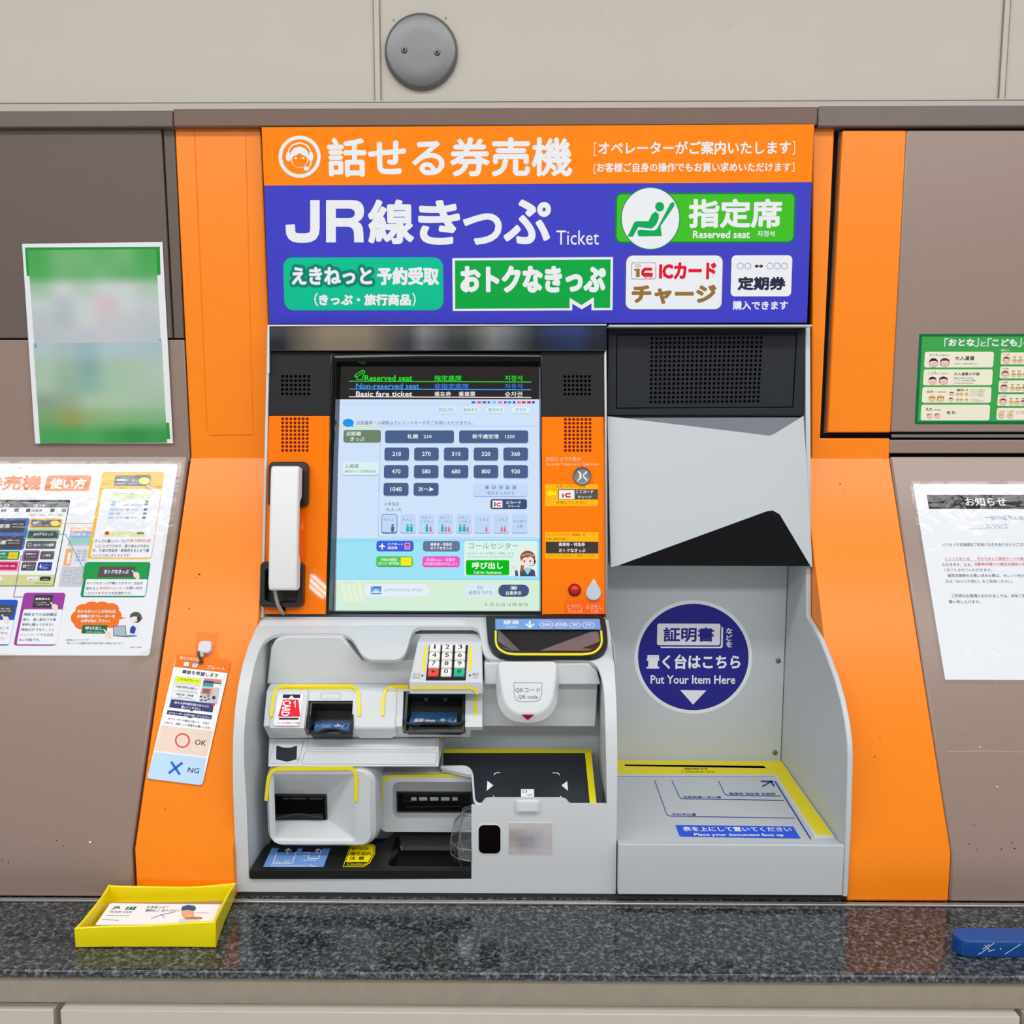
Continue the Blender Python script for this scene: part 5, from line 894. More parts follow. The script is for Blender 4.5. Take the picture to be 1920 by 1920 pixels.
q.rect(176, 800, 306, 888, ink((170, 96, 170)), 5, 16); q.rect(190, 812, 296, 876, ink((80, 74, 84)), 6, 8); q.text('乗車券のみ', 204, 822, 286, 838, WHITE, 7, .02); q.text('(すぐに利用開始)', 204, 848, 280, 858, WHITE, 7); q.rect(316, 808, 424, 872, ink((92, 92, 98)), 5, 8); q.text('入場券', 338, 830, 398, 850, WHITE, 6, .02)
q.rect(168, 894, 280, 960, ink((80, 80, 86)), 5, 8); q.rect(180, 914, 206, 936, WHITE, 6, 2); q.rect(186, 920, 200, 930, RD, 7); q.text('ICカード', 214, 912, 272, 926, WHITE, 6, .02); q.text('チャージ', 212, 936, 262, 946, WHITE, 6, .02)
q.rect(294, 894, 406, 960, ink((34, 66, 160)), 5, 8); q.poly([(316, 908), (322, 908), (323, 924), (336, 932), (322, 932), (320, 944), (314, 944), (314, 932), (302, 932), (315, 924)], WHITE, 6); q.text('エアポート', 334, 912, 398, 924, ink((190, 200, 240)), 6, .02); q.text('指定席', 330, 932, 372, 946, ink((190, 200, 240)), 6, .02)
q.rect(-40, 1006, 20, 1040, WHITE, 5, 16); q.rect(212, 1006, 300, 1040, WHITE, 5, 16); q.text('画面を下げる', 226, 1024, 290, 1034, DT2, 6); q.rect(312, 1006, 398, 1040, ink((40, 42, 40)), 5, 16); q.text('白黒表示', 330, 1024, 380, 1034, WHITE, 6); q.text('１月23日16時30分', 268, 1054, 388, 1066, DT2, 5)
# yellow panel
YB_ = ink((244, 192, 64)); OT = ink((228, 124, 60))
q.rect(742, 189, 1237, 869, YB_, 6, 24); q.rect(756, 322, 1223, 858, ink((243, 244, 250)), 7, 16); q.rect(897, 214, 1180, 298, ink((120, 120, 122)), 7, 8); q.ell(1130, 258, 44, 27, ink((244, 236, 110)), 8); q.text('乗換案内', 914, 240, 990, 262, WHITE, 8, .03); q.text('から購入', 994, 246, 1074, 262, WHITE, 8); q.text('経路を検索して購入できます', 908, 272, 1074, 284, WHITE, 8)
q.rect(848, 338, 1170, 650, ink((238, 240, 246)), 8); q.rect(872, 338, 1186, 400, ink((232, 240, 202)), 9); q.text('ご利用区間（経路・日時・人数）', 888, 350, 1046, 362, ink((150, 160, 130)), 10); q.rect(812, 654, 1136, 694, ink((226, 230, 176)), 9); q.ell(838, 666, 17, 15, ink((210, 50, 40)), 10); q.rect(1072, 660, 1128, 676, ink((120, 120, 116)), 10, 8)
for y, a in ((420, 868), (442, 866), (482, 858), (514, 852), (547, 846)): q.rect(a, y - 9, a + 42, y + 9, ink((196, 226, 244)), 9); q.text('列車区間', a + 4, y - 5, a + 38, y + 6, ink((110, 160, 190)), 10); q.rect(1136 - (y - 420) * .17, y - 9, 1164 - (y - 420) * .17, y + 9, ink((120, 122, 136)), 9, 4)
for y in (482, 547): q.rect(982, y - 8, 1010, y + 8, ink((160, 162, 176)), 9, 4); q.text('乗車券のみ', 1024, y - 6, 1086, y + 6, DT2, 9); q.text('札幌・新千歳', 904, y - 6, 966, y + 6, DT2, 9)
q.text('特急券をご利用いただけます', 962, 442, 1114, 454, DT2, 9); q.text('小樽', 928, 412, 944, 424, DT2, 9); q.text('発駅', 908, 508, 940, 520, DT2, 9)
for s_, a, y0, c_, m_ in (('きっぷの購入ついでに', 742, 716, 990, DT2), ('列車の時刻も調', 994, 713, 1178, OT), ('べる', 738, 756, 782, OT), ('ことができます。乗り換えが不安な', 784, 755, 1170, DT2), ('方、片道の特急券・乗車券をまとめて購', 725, 790, 1166, DT2), ('入したい方にオススメです！', 722, 828, 1020, DT2)): q.text(s_, a, y0, c_, y0 + 26, m_, 9, .012)
# green panel
GP = ink((20, 156, 74)); q.rect(652, 893, 1160, 1168, ink((20, 140, 84)), 6, 22); q.rect(655, 896, 1157, 1026, GP, 7, 18); q.rect(664, 1028, 1146, 1158, ink((243, 244, 250)), 8, 10); q.rect(770, 928, 1055, 1012, ink((86, 80, 80)), 8, 8); q.text('おトクなきっぷ', 816, 952, 1008, 986, WHITE, 9, .03)
for s_, a, y0, c_, m_ in (('おトクなきっぷが購入できます！自由を', 680, 1046, 1120, DT2), ('進めると', 672, 1087, 772, DT2), ('特急券もまとめて', 780, 1085, 980, OT), ('お買い求め', 988, 1085, 1116, DT2), ('いただけますので大変便利です。', 664, 1125, 1036, DT2)): q.text(s_, a, y0, c_, y0 + 24, m_, 9, .012)
q.line([(485, 591), (742, 591)], 4, ink((236, 190, 90)), 5); q.line([(466, 676), (514, 676), (662, 962)], 5, ink((70, 160, 120)), 5); q.line([(186, 842), (166, 846), (108, 1166), (190, 1166)], 5, ink((160, 80, 164)), 8)
# blue and purple panels
q.rect(-150, 1188, 108, 1546, ink((10, 90, 214)), 6, 22); q.rect(-150, 1346, 92, 1536, ink((243, 244, 250)), 7, 10); q.rect(-80, 1226, 110, 1320, DK, 8, 6); q.text('指定席', -60, 1254, -2, 1276, WHITE, 9, .03); q.text('乗車券・特急券', 6, 1252, 78, 1264, WHITE, 9); q.text('指定席を選択', 4, 1270, 90, 1282, WHITE, 9)
for s_, a, y0, c_, m_ in (('ご予約はこち', -90, 1398, 70, DT2), ('らの画面ずから', -130, 1438, 60, DT2), ('購入できます。', -110, 1480, 44, OT)): q.text(s_, a, y0, c_, y0 + 22, m_, 9, .012)
q.rect(147, 1133, 477, 1547, ink((160, 60, 160)), 6, 24); q.rect(158, 1263, 466, 1537, ink((243, 244, 250)), 7, 14); q.rect(262, 1150, 410, 1250, ink((60, 56, 62)), 8, 8); q.text('乗車券のみ', 278, 1172, 394, 1192, WHITE, 9, .03); q.text('(すぐに利用開始)', 274, 1206, 366, 1216, WHITE, 9); q.text('自由席ご利用', 292, 1222, 386, 1232, WHITE, 9)
for s_, a, y0, c_, m_ in (('隣駅までの近距離区', 190, 1292, 448, DT2), ('間も、遠い駅までの乗', 182, 1332, 440, DT2), ('車券も購入できます！', 174, 1371, 416, DT2), ('現金だけでなく、', 166, 1410, 368, DT2), ('クレ', 378, 1411, 428, OT), ('ジットカード', 160, 1451, 310, OT), ('でもお支', 314, 1451, 418, DT2), ('払い可能です。', 150, 1490, 316, DT2)): q.text(s_, a, y0, c_, y0 + 23, m_, 9, .012)
# speech cloud, operator with laptop, foot notes
for x, y, r_, k_ in ((620, 1330, 66, .9), (650, 1270, 60, .8), (720, 1245, 62, .7), (800, 1245, 62, .7), (870, 1260, 62, .75), (900, 1310, 52, .9), (870, 1360, 62, .8), (760, 1330, 130, .7), (640, 1375, 60, .75)): q.ell(x, y, r_, r_ * k_, O2, 4)
q.poly([(925, 1320), (985, 1328), (930, 1345)], O2, 4)
for s_, a, y0, c_ in (('分からないことがあれば、', 604, 1266, 914), ('お気軽にオペレーターを', 604, 1304, 902), ('お呼び出し下さい。', 634, 1340, 862)): q.text(s_, a, y0, c_, y0 + 26, WHITE, 6, .04)
q.rect(642, 1386, 838, 1452, ink((16, 110, 60)), 6, 10); q.text('呼び出し', 668, 1396, 806, 1426, WHITE, 8, .03); q.text('Call for Assistance', 674, 1434, 806, 1446, WHITE, 8)
q.poly([(886, 1392), (984, 1388), (990, 1480), (886, 1472)], ink((104, 110, 120)), 6); q.poly([(892, 1398), (978, 1394), (984, 1472), (892, 1466)], ink((178, 188, 196)), 7); q.poly([(990, 1480), (1076, 1474), (1060, 1462), (988, 1466)], ink((120, 126, 136)), 6)
q.ell(1064, 1326, 46, 44, ink((92, 84, 80)), 6); q.ell(1048, 1338, 32, 34, ink((248, 230, 222)), 7); q.poly([(1016, 1330), (1022, 1300), (1050, 1286), (1082, 1296), (1086, 1324), (1050, 1318)], ink((92, 84, 80)), 8); q.ell(1086, 1336, 14, 16, ink((50, 54, 64)), 9); q.ell(1106, 1332, 10, 12, ink((110, 116, 126)), 8); q.line([(1084, 1350), (1066, 1362), (1048, 1360)], 4, ink((50, 54, 64)), 9)
q.poly([(1016, 1460), (1018, 1410), (1036, 1386), (1060, 1382), (1086, 1398), (1090, 1430), (1072, 1468)], WHITE, 6); q.poly([(1016, 1446), (1020, 1408), (1040, 1388), (1066, 1408), (1054, 1456)], ink((44, 70, 160)), 7)
SKN = ink((246, 222, 208))
for x, y in ((1186, 322), (1068, 994), (430, 1244), (48, 1340), (846, 1454)): q.ell(x, y, 24, 22, SKN, 10); q.line([(x - 34, y - 36), (x - 4, y)], 11, SKN, 10); q.rect(x - 4, y + 8, x + 24, y + 34, SKN, 10, 6)
q.text('※画面はイメージです。', 515, 1496, 704, 1510, DT2, 4); q.text('駅によっては画面の表示内容が異なる場合があります。', 526, 1520, 968, 1536, DT2, 4); q.text('2021.1.01版', 1018, 1552, 1106, 1566, DT2, 4); q.build('sheet', N2, smooth=False)
q = Print(S_slope); q.sheet(S_slope, [rr(B[0] - .006, B[1] - .004, B[2] + .007, B[3] + .004, .004)], 14 * LAY, m_lam); q.build('laminate', N2)
for pts in ([(24, 864), (108, 862), (106, 880), (26, 881)], [(312, 856), (352, 866), (344, 890), (318, 874)], [(308, 1002), (330, 998), (320, 1046), (300, 1050)], [(238, 1236), (300, 1208), (312, 1218), (250, 1252)], [(-20, 1224), (30, 1226), (26, 1238), (-20, 1242)]): q = Print(S_slope); q.poly(pts, m_tape, 17); q.build('tape', N2)
# white notice on the right console
c = S_slope.to3(*S_slope.uv(1850, 1278)); N3 = thing('announcement_notice', 'white laminated announcement sheet with black heading bar on the right brown console', 'notice', c)
q = Print(S_slope, 1500, 840, 4.0); u0 = (q.q(845, 300)[0] + q.q(1096, 1735)[0]) / 2; B = (u0, q.q(1300, 1738)[1], u0 + .297, q.q(1300, 270)[1]); q.sheet(S_slope, [[(B[0], B[1]), (B[2], B[1]), (B[2], B[3]), (B[0], B[3])]], LAY, PAPER2)
q.rect(958, 352, 2080, 457, ink((30, 32, 34)), 3); q.text('お知らせ', 1238, 372, 1545, 436, WHITE, 5, .02); TX = ink((74, 88, 110)); TRd = ink((214, 84, 100))
q.text('一部の磁気定期券の取扱い', 1390, 506, 1880, 540, ink((120, 150, 170)), 3); q.text('について', 1400, 570, 1560, 598, ink((120, 140, 160)), 3); q.line([(1270, 604), (1560, 602)], 2, ink((130, 140, 150)), 3)
for s_, a, y0, c_, y1, m_ in (('いつもＪＲ北海道をご利用いただきありがとうございます。', 1066, 711, 1760, 738, TX), ('２０２５年３月', 1088, 820, 1270, 842, TRd), ('をもちまして磁気カードの発売', 1330, 818, 1700, 842, TRd), ('ただきます。なお、', 1066, 863, 1290, 888, TX), ('自動券売機での磁気定期券の発売', 1310, 859, 1720, 885, TRd), ('て終了', 1076, 904, 1150, 926, TRd), ('とさせていただきます。', 1156, 904, 1440, 926, TX), ('磁気定期券をお買い求めの際は、オレンジ色の券売機', 1108, 945, 1770, 970, TX), ('又は「みどりの窓口」をご利用ください。', 1090, 988, 1596, 1013, TX), ('ご利用のお客様におかれましては、何卒ご理解', 1138, 1096, 1720, 1122, TX), ('願い申し上げます。', 1116, 1141, 1352, 1166, TX)): q.text(s_, a, y0, c_, y1, m_, 3, .012)
q.line([(1088, 846), (1680, 844)], 2, TRd, 3); q.build('sheet', N3, smooth=False)
q = Print(S_slope); q.sheet(S_slope, [rr(B[0] - .005, B[1] - .006, B[2] + .005, B[3] + .004, .004)], 8 * LAY, m_lam); q.build('laminate', N3)
# green fare board on the right hatch
S2_ = vert(1.4425); c = atY(1820, 795, 1.4425); N4 = thing('fare_board', 'green adult and child fare sticker with face drawings on the right brown hatch', 'sticker', c); q = Print(S2_, 1700, 600, 8.7273)
u0, u1 = (q.q(212, 235)[0] + q.q(133, 1702)[0]) / 2, q.q(3300, 900)[0]; B = (u0, q.q(1000, 1702)[1], u1, q.q(1000, 228)[1]); q.prism(S2_, [[(B[0], B[1]), (B[2], B[1]), (B[2], B[3]), (B[0], B[3])]], -.0005, .0001, ink((14, 110, 70), .35)); k = .004
q.sheet(S2_, [[(B[0] + k, B[1] + k), (B[2] - k, B[1] + k), (B[2] - k, B[3] - k), (B[0] + k, B[3] - k)]], 4 * LAY, mat('board_green', (52, 164, 72), .35, var=.10, vscale=30)); CR_ = ink((240, 236, 214), .4)
for s_, a, y0, c_, y1, w_ in (('「', 615, 298, 682, 436, .0), ('おとな', 684, 306, 1112, 430, .05), ('」', 1110, 298, 1178, 436, 0), ('と', 1204, 346, 1300, 432, .03), ('「', 1322, 298, 1392, 436, 0), ('こども', 1396, 308, 1806, 432, .05), ('」', 1812, 298, 1878, 436, 0), ('の区分', 1910, 308, 2330, 432, .05)): q.text(s_, a, y0, c_, y1, WHITE, 6, w_)
q.text('例えば…', 1544, 478, 1712, 514, WHITE, 6, .02)
for i, (x0, x1, y0, y1) in enumerate(((290, 1420, 520, 776), (272, 1402, 808, 1068), (252, 1380, 1098, 1354), (232, 1358, 1386, 1642))): q.rect(x0, y0, x1, y1, CR_, 6, 34)
for x0, y0, y1 in ((1540, 530, 726), (1524, 760, 956), (1504, 988, 1182), (1486, 1214, 1408), (1470, 1440, 1634)): q.rect(x0, y0, x0 + 1300, y1, CR_, 6, 30)
KT, HR = ink((48, 48, 60)), ink((30, 30, 60))
def face(x, y, r_, hair, cap=0, long_=0, baby=0):
    if long_: q.rect(x - r_ * 1.05, y - r_ * .7, x + r_ * 1.05, y + r_ * .8, hair, 7, r_ * .4)
    q.ell(x, y + r_ * .1, r_ * 1.02, r_, ink((170, 90, 90)), 8, 20); q.ell(x, y + r_ * .1, r_ * .94, r_ * .92, ink((246, 202, 196)), 9, 20)
    q.poly([(x - r_ * .98, y - r_ * (.05 if not baby else .5))] + [(x + r_ * .98 * math.cos(R(180 - 18 * i)), y - r_ * .1 - r_ * .85 * math.sin(R(180 - 18 * i))) for i in range(11)] + [(x + r_ * .98, y - r_ * .05), (x + r_ * .5, y - r_ * .36), (x - r_ * .4, y - r_ * .34)], ink((216, 196, 60)) if cap else hair, 10)
    if cap: q.rect(x - r_ * 1.02, y - r_ * .35, x + r_ * 1.02, y - r_ * .12, ink((150, 130, 30)), 11, r_ * .1)
    q.line([(x - r_ * .25, y + r_ * .55), (x, y + r_ * .64), (x + r_ * .25, y + r_ * .55)], r_ * .09, ink((170, 70, 70)), 11)
    for d in (-.36, .36): q.ell(x + d * r_, y + r_ * .16, r_ * .07, r_ * .07, KT, 11, 8)
MR = ink((92, 40, 56))
face(438, 696, 74, HR); face(622, 690, 72, ink((88, 50, 80)), 0, 1); q.text('おとな', 372, 552, 510, 588, KT, 8); q.text('（12歳以上）', 524, 562, 690, 588, KT, 8); q.text('大人運賃', 786, 590, 1108, 662, KT, 8, .02); q.text('※中学生は、中学校を卒業するまで', 778, 706, 1164, 728, KT, 8)
face(422, 988, 64, HR); face(598, 986, 66, MR, 0, 1); q.text('こども', 352, 848, 494, 888, KT, 8); q.text('(6～12歳未満)', 506, 866, 666, 888, KT, 8); q.text('大人運賃の半額', 770, 858, 1192, 908, KT, 8, .015); q.text('※端数は10円単位で切り捨て', 762, 938, 1090, 962, KT, 8); q.text('※ＩＣカードは1円単位の運賃', 762, 978, 1122, 1000, KT, 8); q.text('※小学校入学前は下記参照', 762, 1022, 1088, 1044, KT, 8)
face(414, 1282, 54, HR, 1); face(552, 1282, 54, MR, 1, 1); q.text('幼児', 332, 1152, 434, 1196, KT, 8, .015); q.text('(1～6歳未満)', 446, 1168, 634, 1192, KT, 8); q.text('無料', 820, 1126, 936, 1170, KT, 8, .02)
for x, y in ((734, 1206), (722, 1302)): face(x, y, 34, MR if y < 1250 else HR, 0, y < 1250)
for x in (832, 894, 978):
    for y in (1216, 1308): face(x, y, 27, MR, 1)
for i, y in enumerate((1132, 1164, 1196, 1228)): q.text('おとな１人につき幼児２人', 1040, y, 1284 - 8 * i, y + 20, KT, 8)
q.text('３人目からは', 1050, 1290, 1180, 1308, TRd, 8); q.text('こども運賃が必要です', 1050, 1316, 1266, 1334, TRd, 8); q.text('※', 956, 1132, 1010, 1164, TRd, 8)
face(374, 1566, 46, ink((240, 190, 180)), 0, 0, 1); face(500, 1566, 46, ink((206, 170, 160)), 0, 0, 1); q.text('乳児', 314, 1440, 412, 1484, KT, 8, .015); q.text('(1歳未満)', 428, 1460, 560, 1484, KT, 8); q.text('無 料', 652, 1488, 802, 1544, KT, 8, .015)
for x0, y0, n_, lab in ((1630, 646, 2, 1), (1610, 876, 3, 1), (1592, 1100, 3, 1), (1574, 1326, 3, 1)):
    q.ring(x0, y0 + 6, 64, 58, ink((150, 90, 110)), 8); face(x0, y0, 44, MR, 0, 1); q.text('おとな運賃', x0 - 58, y0 - 92, x0 + 58, y0 - 70, TRd, 8, .02)
    for i in range(n_): xx = x0 + 136 + 96 * i; face(xx, y0 + 22, 38, MR, i < 2, i == 1); q.text('無料', xx - 24, y0 - 50, xx + 24, y0 - 28, KT, 8, .02)
for x0 in (1546, 1690): q.ring(x0, 1562, 52, 47, ink((150, 90, 110)), 8); face(x0, 1562, 34, MR, 1); q.text('こども運賃', x0 - 54, 1484, x0 + 54, 1506, TRd, 8, .02)
q.text('※こども運賃が必要', 1784, 1490, 1990, 1512, TRd, 8); q.text('幼児だけで乗車する', 1784, 1520, 1990, 1540, TRd, 8); q.build('printed_face', N4, smooth=False)
# ------------------------------------------------------------------ hook and hanging writing card
hk = S_slope.to3(*S_slope.uv(384, 1224)); HK = thing('adhesive_hook', 'white adhesive hook stuck to the orange panel above the hanging card', 'hook', hk)
q = Print(S_slope); q.poly([(369, 1185), (412, 1187), (406, 1250), (362, 1246)], mat('orange_patch', (255, 124, 10), .3), 2); q.build('backing_patch', HK)
q = Print(S_slope.off(.006)); B = q.bx(372, 1202, 397, 1225); q.prism(q.sf, [rr(*B, .0055)], -.006, .003, m_white); q.build('hook_plate', HK, bevel=.002, seg=3)
b = MB(); T_ = lambda x, y, h: S_slope.to3(*S_slope.uv(x, y), h); b.tube([T_(383, 1224, .004), T_(382.5, 1231, .004), T_(382.5, 1232, .009), T_(382.5, 1226, .012)], .0022, m_white, 10); b.build('hook_arm', HK)
CS = Tilt(S_slope.off(.003), (331, 1229), (432, 1241)); c = CS.to3(0, -.19)
CD = thing('writing_card', 'long orange, white and blue hanging card with OK ring and NG cross', 'card', T_(330, 1468, .002))
q = Print(CS, 270, 1180, 6.4); cor = [(388, 312), (400, 300), (430, 300), (1000, 366), (1020, 376), (1030, 392), (1028, 416), (704, 1840), (690, 1862), (664, 1868), (70, 1794), (46, 1782), (40, 1762), (52, 1728)]
q.prism(CS, [[q.q(*a) for a in cor]], -.0015, 0, PAPER); q.poly([(388, 312), (400, 300), (430, 300), (1000, 366), (1020, 376), (1030, 392), (1028, 416), (1004, 526), (364, 450)], ink((255, 122, 28)), 2); q.poly([(212, 1148), (828, 1220), (752, 1528), (126, 1456)], ink((236, 214, 200)), 2); q.poly([(124, 1470), (748, 1542), (706, 1832), (690, 1862), (664, 1868), (70, 1794), (46, 1782), (40, 1762)], ink((190, 218, 246)), 2)
def ct(s_, x, y, wd, ht, m_, h=4, b_=.0):
    """a line of writing that follows the card's own tilt; x, y is its left end on the base line"""
    a = Vector(q.q(x, y)); e = Vector(q.q(x + wd, y + wd * .118)); ln_ = (e - a).length; hh = (Vector(q.q(x, y)) - Vector(q.q(x, y - ht))).length * .96
    V, F = glyphs(s_, 2); xs_ = [v[0] for v in V]; ys_ = [v[1] for v in V]; d = b_ * hh
    for i, (du, dv) in enumerate([(0, 0)] if not b_ else [(d * math.cos(R(45 * k)), d * math.sin(R(45 * k))) for k in range(8)]):
        q.add([CS.to3(a.x + (vx - min(xs_)) / (max(xs_) - min(xs_)) * ln_ + du, a.y + (vy - min(ys_)) / (max(ys_) - min(ys_)) * hh + dv, lay(h) + i * 4e-6) for vx, vy in V], F, m_)
ct('話せる券売機', 426, 356, 236, 40, ink((255, 214, 190)), 4, .02)
for s_, x, y, wd, ht in (('筆', 464, 442, 76, 60), ('談', 572, 456, 72, 60), ('プレート', 744, 478, 228, 56)): ct(s_, x - 4, y + 4, wd + 8, ht + 8, ink((120, 50, 10)), 3, .07); ct(s_, x, y, wd, ht, WHITE, 6, .025)
ct('筆談を希望します', 456, 528, 432, 46, DT2, 4, .03); q.poly([(388, 566), (686, 600), (676, 660), (372, 626)], ink((226, 240, 20)), 3); ct('こちらのプレート', 414, 608, 240, 28, DT2, 5, .02); q.poly([(372, 556), (700, 590), (630, 870), (318, 836)], ink((216, 218, 222)), 2)
q.poly([(362, 660), (668, 694), (654, 766), (344, 732)], WHITE, 4); ct('①指定席申込用紙 or', 378, 698, 262, 28, DT2, 6, .02); ct('記入済みの申込書または', 400, 736, 236, 16, DT2, 6); q.poly([(344, 746), (650, 780), (634, 846), (330, 812)], WHITE, 4); ct('②割引証・手帳等', 380, 788, 214, 26, DT2, 6, .02); ct('お持ちの場合のみ', 404, 818, 170, 16, DT2, 6)
q.poly([(724, 584), (934, 606), (930, 634), (716, 612)], ink((240, 132, 96)), 3); q.poly([(716, 612), (930, 634), (916, 680), (704, 660)], ink((60, 70, 150)), 3); q.poly([(714, 640), (838, 652), (828, 692), (702, 680)], ink((60, 160, 150)), 4); q.poly([(842, 624), (930, 634), (926, 650), (838, 640)], ink((110, 170, 120)), 4); q.poly([(838, 650), (918, 658), (912, 682), (832, 672)], ink((240, 240, 244)), 4)
q.poly([(700, 680), (912, 700), (880, 900), (654, 864)], ink((198, 200, 208)), 2); q.poly([(694, 702), (826, 714), (806, 790), (676, 776)], ink((240, 140, 96)), 4); q.poly([(716, 710), (798, 718), (782, 772), (700, 762)], ink((110, 112, 120)), 5); q.ell(838, 820, 22, 20, ink((50, 60, 120)), 4)
for x, y in ((684, 808), (730, 816), (772, 800), (690, 850), (740, 852), (776, 836)): q.rect(x - 14, y - 8, x + 14, y + 8, ink((60, 64, 74)), 4, 3)
q.ell(832, 902, 22, 18, ink((230, 50, 80)), 7); q.poly([(328, 838), (838, 892), (824, 998), (604, 970), (572, 986), (544, 964), (302, 936)], ink((60, 64, 120)), 4); ct('話せる券売機右側の台の上に', 362, 890, 420, 30, WHITE, 6, .02); ct('置いてください。', 446, 944, 230, 30, WHITE, 6, .02)
q.poly([(284, 968), (818, 1032), (808, 1082), (590, 1056), (548, 1068), (516, 1048), (272, 1018)], ink((60, 64, 112)), 4); ct('オペレーターを呼び出してください。', 296, 1014, 500, 30, WHITE, 6, .02); ct('オペレーターの案内に従って、下記の', 288, 1086, 490, 30, DT2, 4, .01); ct('○か×で、指差しにて回答をお願いします。', 244, 1130, 556, 30, DT2, 4, .01)
RG = ink((232, 66, 86)); q.ring(462, 1334, 90, 72, RG, 4, .98); ct('OK', 606, 1382, 132, 64, DT2, 4, .02); q.line([(326, 1588), (430, 1744)], 30, ink((40, 104, 222)), 4); q.line([(462, 1600), (296, 1728)], 30, ink((40, 104, 222)), 4); ct('NG', 522, 1714, 132, 62, ink((44, 70, 96)), 4, .02)
q.build('board', CD, smooth=False)
b = MB(); b.tube([T_(374, 1224, .007), T_(374.5, 1228, .0085), T_(379, 1243, .006), T_(380, 1245, .003)], .0013, mat('olive_cord', (84, 74, 50), .7), 8); b.tube([T_(378, 1224, .009), T_(381, 1240, .007), T_(381, 1245, .003)], .0012, MATS['olive_cord'], 8); b.lathe(T_(378.5, 1243, .0032), S_slope.n[0], [(.0034, 0), (.0034, .0012), (.0018, .0014), (.0016, 0)], mat('eyelet', (150, 60, 20), .4), 16); b.build('cord_loop', CD)
# ------------------------------------------------------------------ yellow box with ticket sleeves, blue rest
zt_ = ZT + .001; f0, f1 = atZ(141, 1777, zt_), atZ(405, 1777, zt_); hb_ = atY(141, 1740, f0.y).z
tl, tr_, bl, br = atZ(140, 1739, hb_), atZ(406, 1727, hb_ + .006), atZ(203, 1658, hb_), atZ(443, 1655, hb_)
tl = Vector((tl.x, f0.y - .001, hb_)); tr_ = Vector((f1.x + .001, f1.y - .001, hb_ + .008)); back0, back1 = Vector((bl.x, bl.y, zt_)), Vector((br.x - .004, br.y, zt_))
BX = thing('paper_box', 'open yellow tape covered box of ticket sleeves standing on the granite counter', 'box', (f0.lerp(f1, .5).x, f0.y, ZT)); m_box = mat('yellow_tape_paper', (246, 226, 0), .32, var=.03, vscale=30, bump=.5, bscale=45)
bt_ = [f0, f1, back1, back0]; tp = [tl, tr_, br, bl]; cen = sum(bt_, Vector()) / 4
def wall(i, j, nm, sag=0):
    a, b_, c_, d_ = bt_[i], bt_[j], tp[j], tp[i]; n = 10; o_ = []; inn = []; th = .0035
    nrm = (b_ - a).cross(Vector((0, 0, 1))).normalized()
    if nrm.dot(cen - a) < 0: nrm = -nrm
    bm_ = MB(); rings = []
    for k in range(n + 1):
        t = k / n; lo, hi = a.lerp(b_, t), d_.lerp(c_, t); hi = hi + Vector((0, 0, -sag * math.sin(math.pi * t) + .0006 * math.sin(9 * t + i))); bow = nrm * (.0015 * math.sin(math.pi * t))
        rings.append([lo + bow, hi + bow, hi + nrm * th + bow, lo + nrm * th + bow])
    bm_.skin(rings, m_box, True, True); bm_.build(nm, BX, bevel=.001)
wall(0, 1, 'side', .001); wall(1, 2, 'side', .0); wall(2, 3, 'side', .003); wall(3, 0, 'side', .002)
b = MB(); b.skin([[cen + (v - cen) * .97 for v in bt_], [cen + (v - cen) * .97 + Vector((0, 0, .0025)) for v in bt_]], mat('cardboard', (168, 140, 100), .7, var=.06, vscale=60), True, True); b.build('bottom', BX)
zs = ZT + .0155; SL = flat(zs); mS = ink((246, 247, 250), .4)
def sleeve(pts, z, label, nm='ticket_sleeve'):
    sf = flat(z); q = Print(sf, 0, 1560, 3.6923); l = [q.q(*a) for a in pts]; c_ = sf.to3(*[sum(v) / 4 for v in zip(*l)]); q.prism(sf, [l], -.0012, 0, mS, back=True); return q, c_
stack = ([(760, 496), (1530, 500), (1478, 640), (660, 640)], [(772, 492), (1542, 506), (1496, 640), (668, 640)], [(764, 498), (1538, 502), (1488, 640), (662, 640)])
for i, nm in enumerate(('white paper ticket sleeve at the bottom of the pile in the yellow box', 'white paper ticket sleeve in the middle of the pile in the yellow box')):
    q, c_ = sleeve(stack[i], zs - .006 + .003 * i, nm); o = q.build('ticket_sleeve', origin=Vector((c_.x, c_.y, c_.z + ZC))); tag(o, nm, 'ticket sleeve', 'ticket sleeves in the yellow box')
q, c_ = sleeve(stack[2], zs, '')
GD, TD = ink((40, 110, 80)), ink((90, 96, 104)); q.text('JR', 778, 514, 836, 538, GD, 3, .04); q.text('北海道', 868, 516, 942, 540, GD, 3, .03); q.text('TICKET CASE', 756, 548, 914, 560, TD, 3, .02); q.text('えきねっと', 1014, 512, 1148, 530, ink((70, 150, 120)), 3, .04); q.text('で', 1150, 516, 1168, 528, GD, 3); q.text('便利に！おトクに！', 1006, 536, 1240, 552, TD, 3, .03)
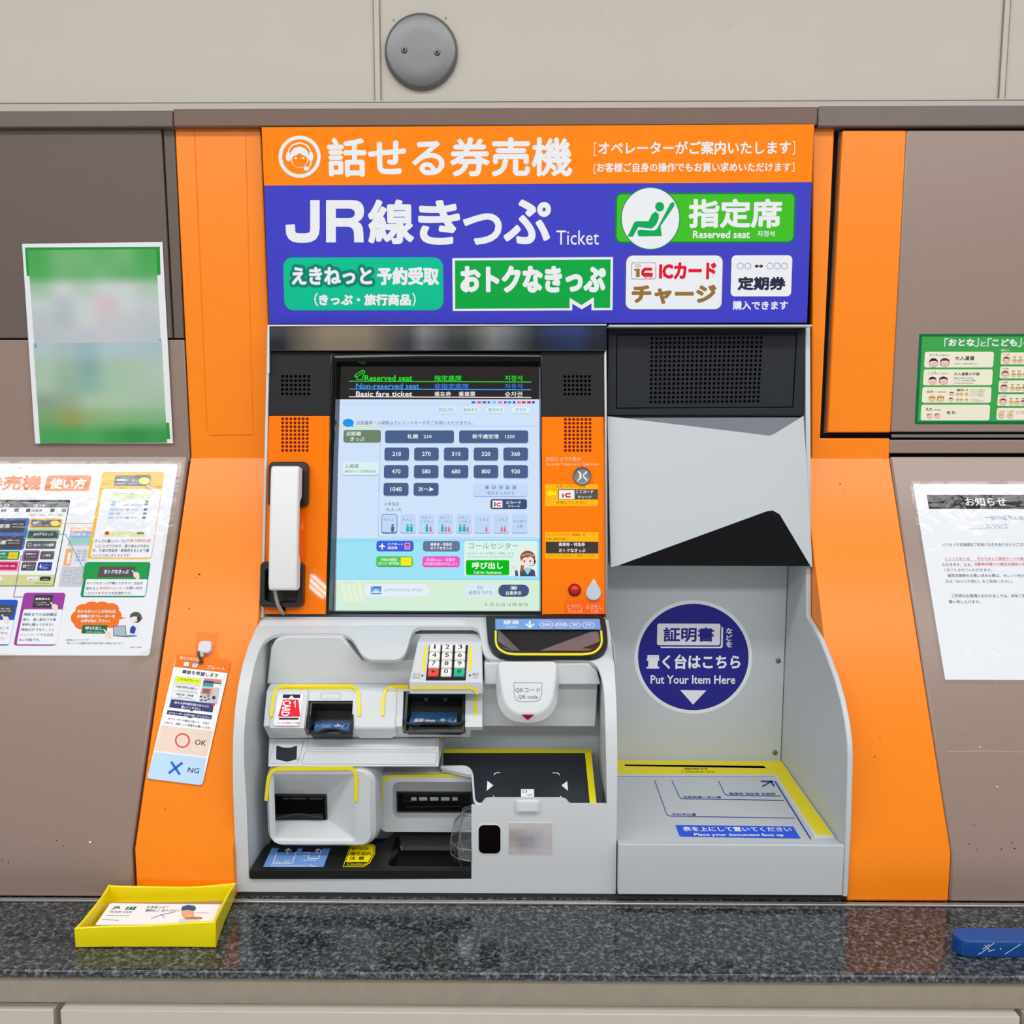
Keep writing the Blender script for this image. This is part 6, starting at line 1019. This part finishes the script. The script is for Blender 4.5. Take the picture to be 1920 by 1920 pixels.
q.line([(734, 578), (896, 580)], 3, TD, 3); q.line([(706, 606), (820, 612)], 3, TD, 3); q.line([(1046, 600), (1100, 580), (1150, 566), (1206, 556)], 4, TD, 3); q.line([(1110, 568), (1140, 590), (1136, 600)], 3, TD, 3)
q.poly([(1228, 640), (1240, 604), (1290, 592), (1370, 598), (1400, 640)], ink((214, 226, 232)), 3); q.ell(1300, 566, 46, 36, ink((232, 178, 140)), 4); q.poly([(1252, 546), (1262, 516), (1300, 506), (1350, 512), (1358, 534), (1340, 548), (1300, 540)], ink((50, 96, 124)), 5); q.poly([(1270, 596), (1340, 586), (1400, 590), (1398, 604), (1290, 606)], ink((206, 130, 80)), 5); q.line([(1300, 578), (1314, 582), (1330, 576)], 3, WHITE, 6); q.line([(1355, 560), (1450, 562)], 2, TD, 3); q.line([(1524, 504), (1476, 636)], 3, ink((190, 190, 196)), 3)
o = q.build('ticket_sleeve', origin=Vector((c_.x, c_.y, c_.z + ZC)), smooth=False); tag(o, 'white printed ticket sleeve lying on top of the pile in the yellow box', 'ticket sleeve', 'ticket sleeves in the yellow box')
ya = atZ(1850, 1796, ZT).y; xa_ = atY(1797.5, 1780, ya).x; zb_ = atY(1850, 1765, ya).z; dp = .030; m_blue = mat('blue_rubber', (6, 70, 146), .25)
CH = thing('cane_rest', 'blue rounded rubber cane rest lying on the counter at the right edge', 'cane rest', (xa_ + .08, ya, ZT))
o_ = rr(xa_, ya, xa_ + .16, ya + dp, .0149, 8); b = MB(); b.skin([[Vector((x, y, ZT)) for x, y in o_], [Vector((x, y, zb_)) for x, y in o_]], m_blue, True, True); b.build('body', CH, bevel=.006, seg=4)
q = Print(vert(ya - .0005)); 
for L in ([(1838, 1788), (1864, 1768)], [(1846, 1772), (1858, 1784)], [(1842, 1780), (1856, 1770)], [(1884, 1789), (1914, 1770)], [(1852, 1784), (1866, 1780)], [(1834, 1790), (1838, 1786)]): q.line(L, 1.4, ink((196, 214, 232)), 2)
q.ell(1876, 1779, 1.3, 1.3, WHITE, 2, 10); q.build('scuff', CH)
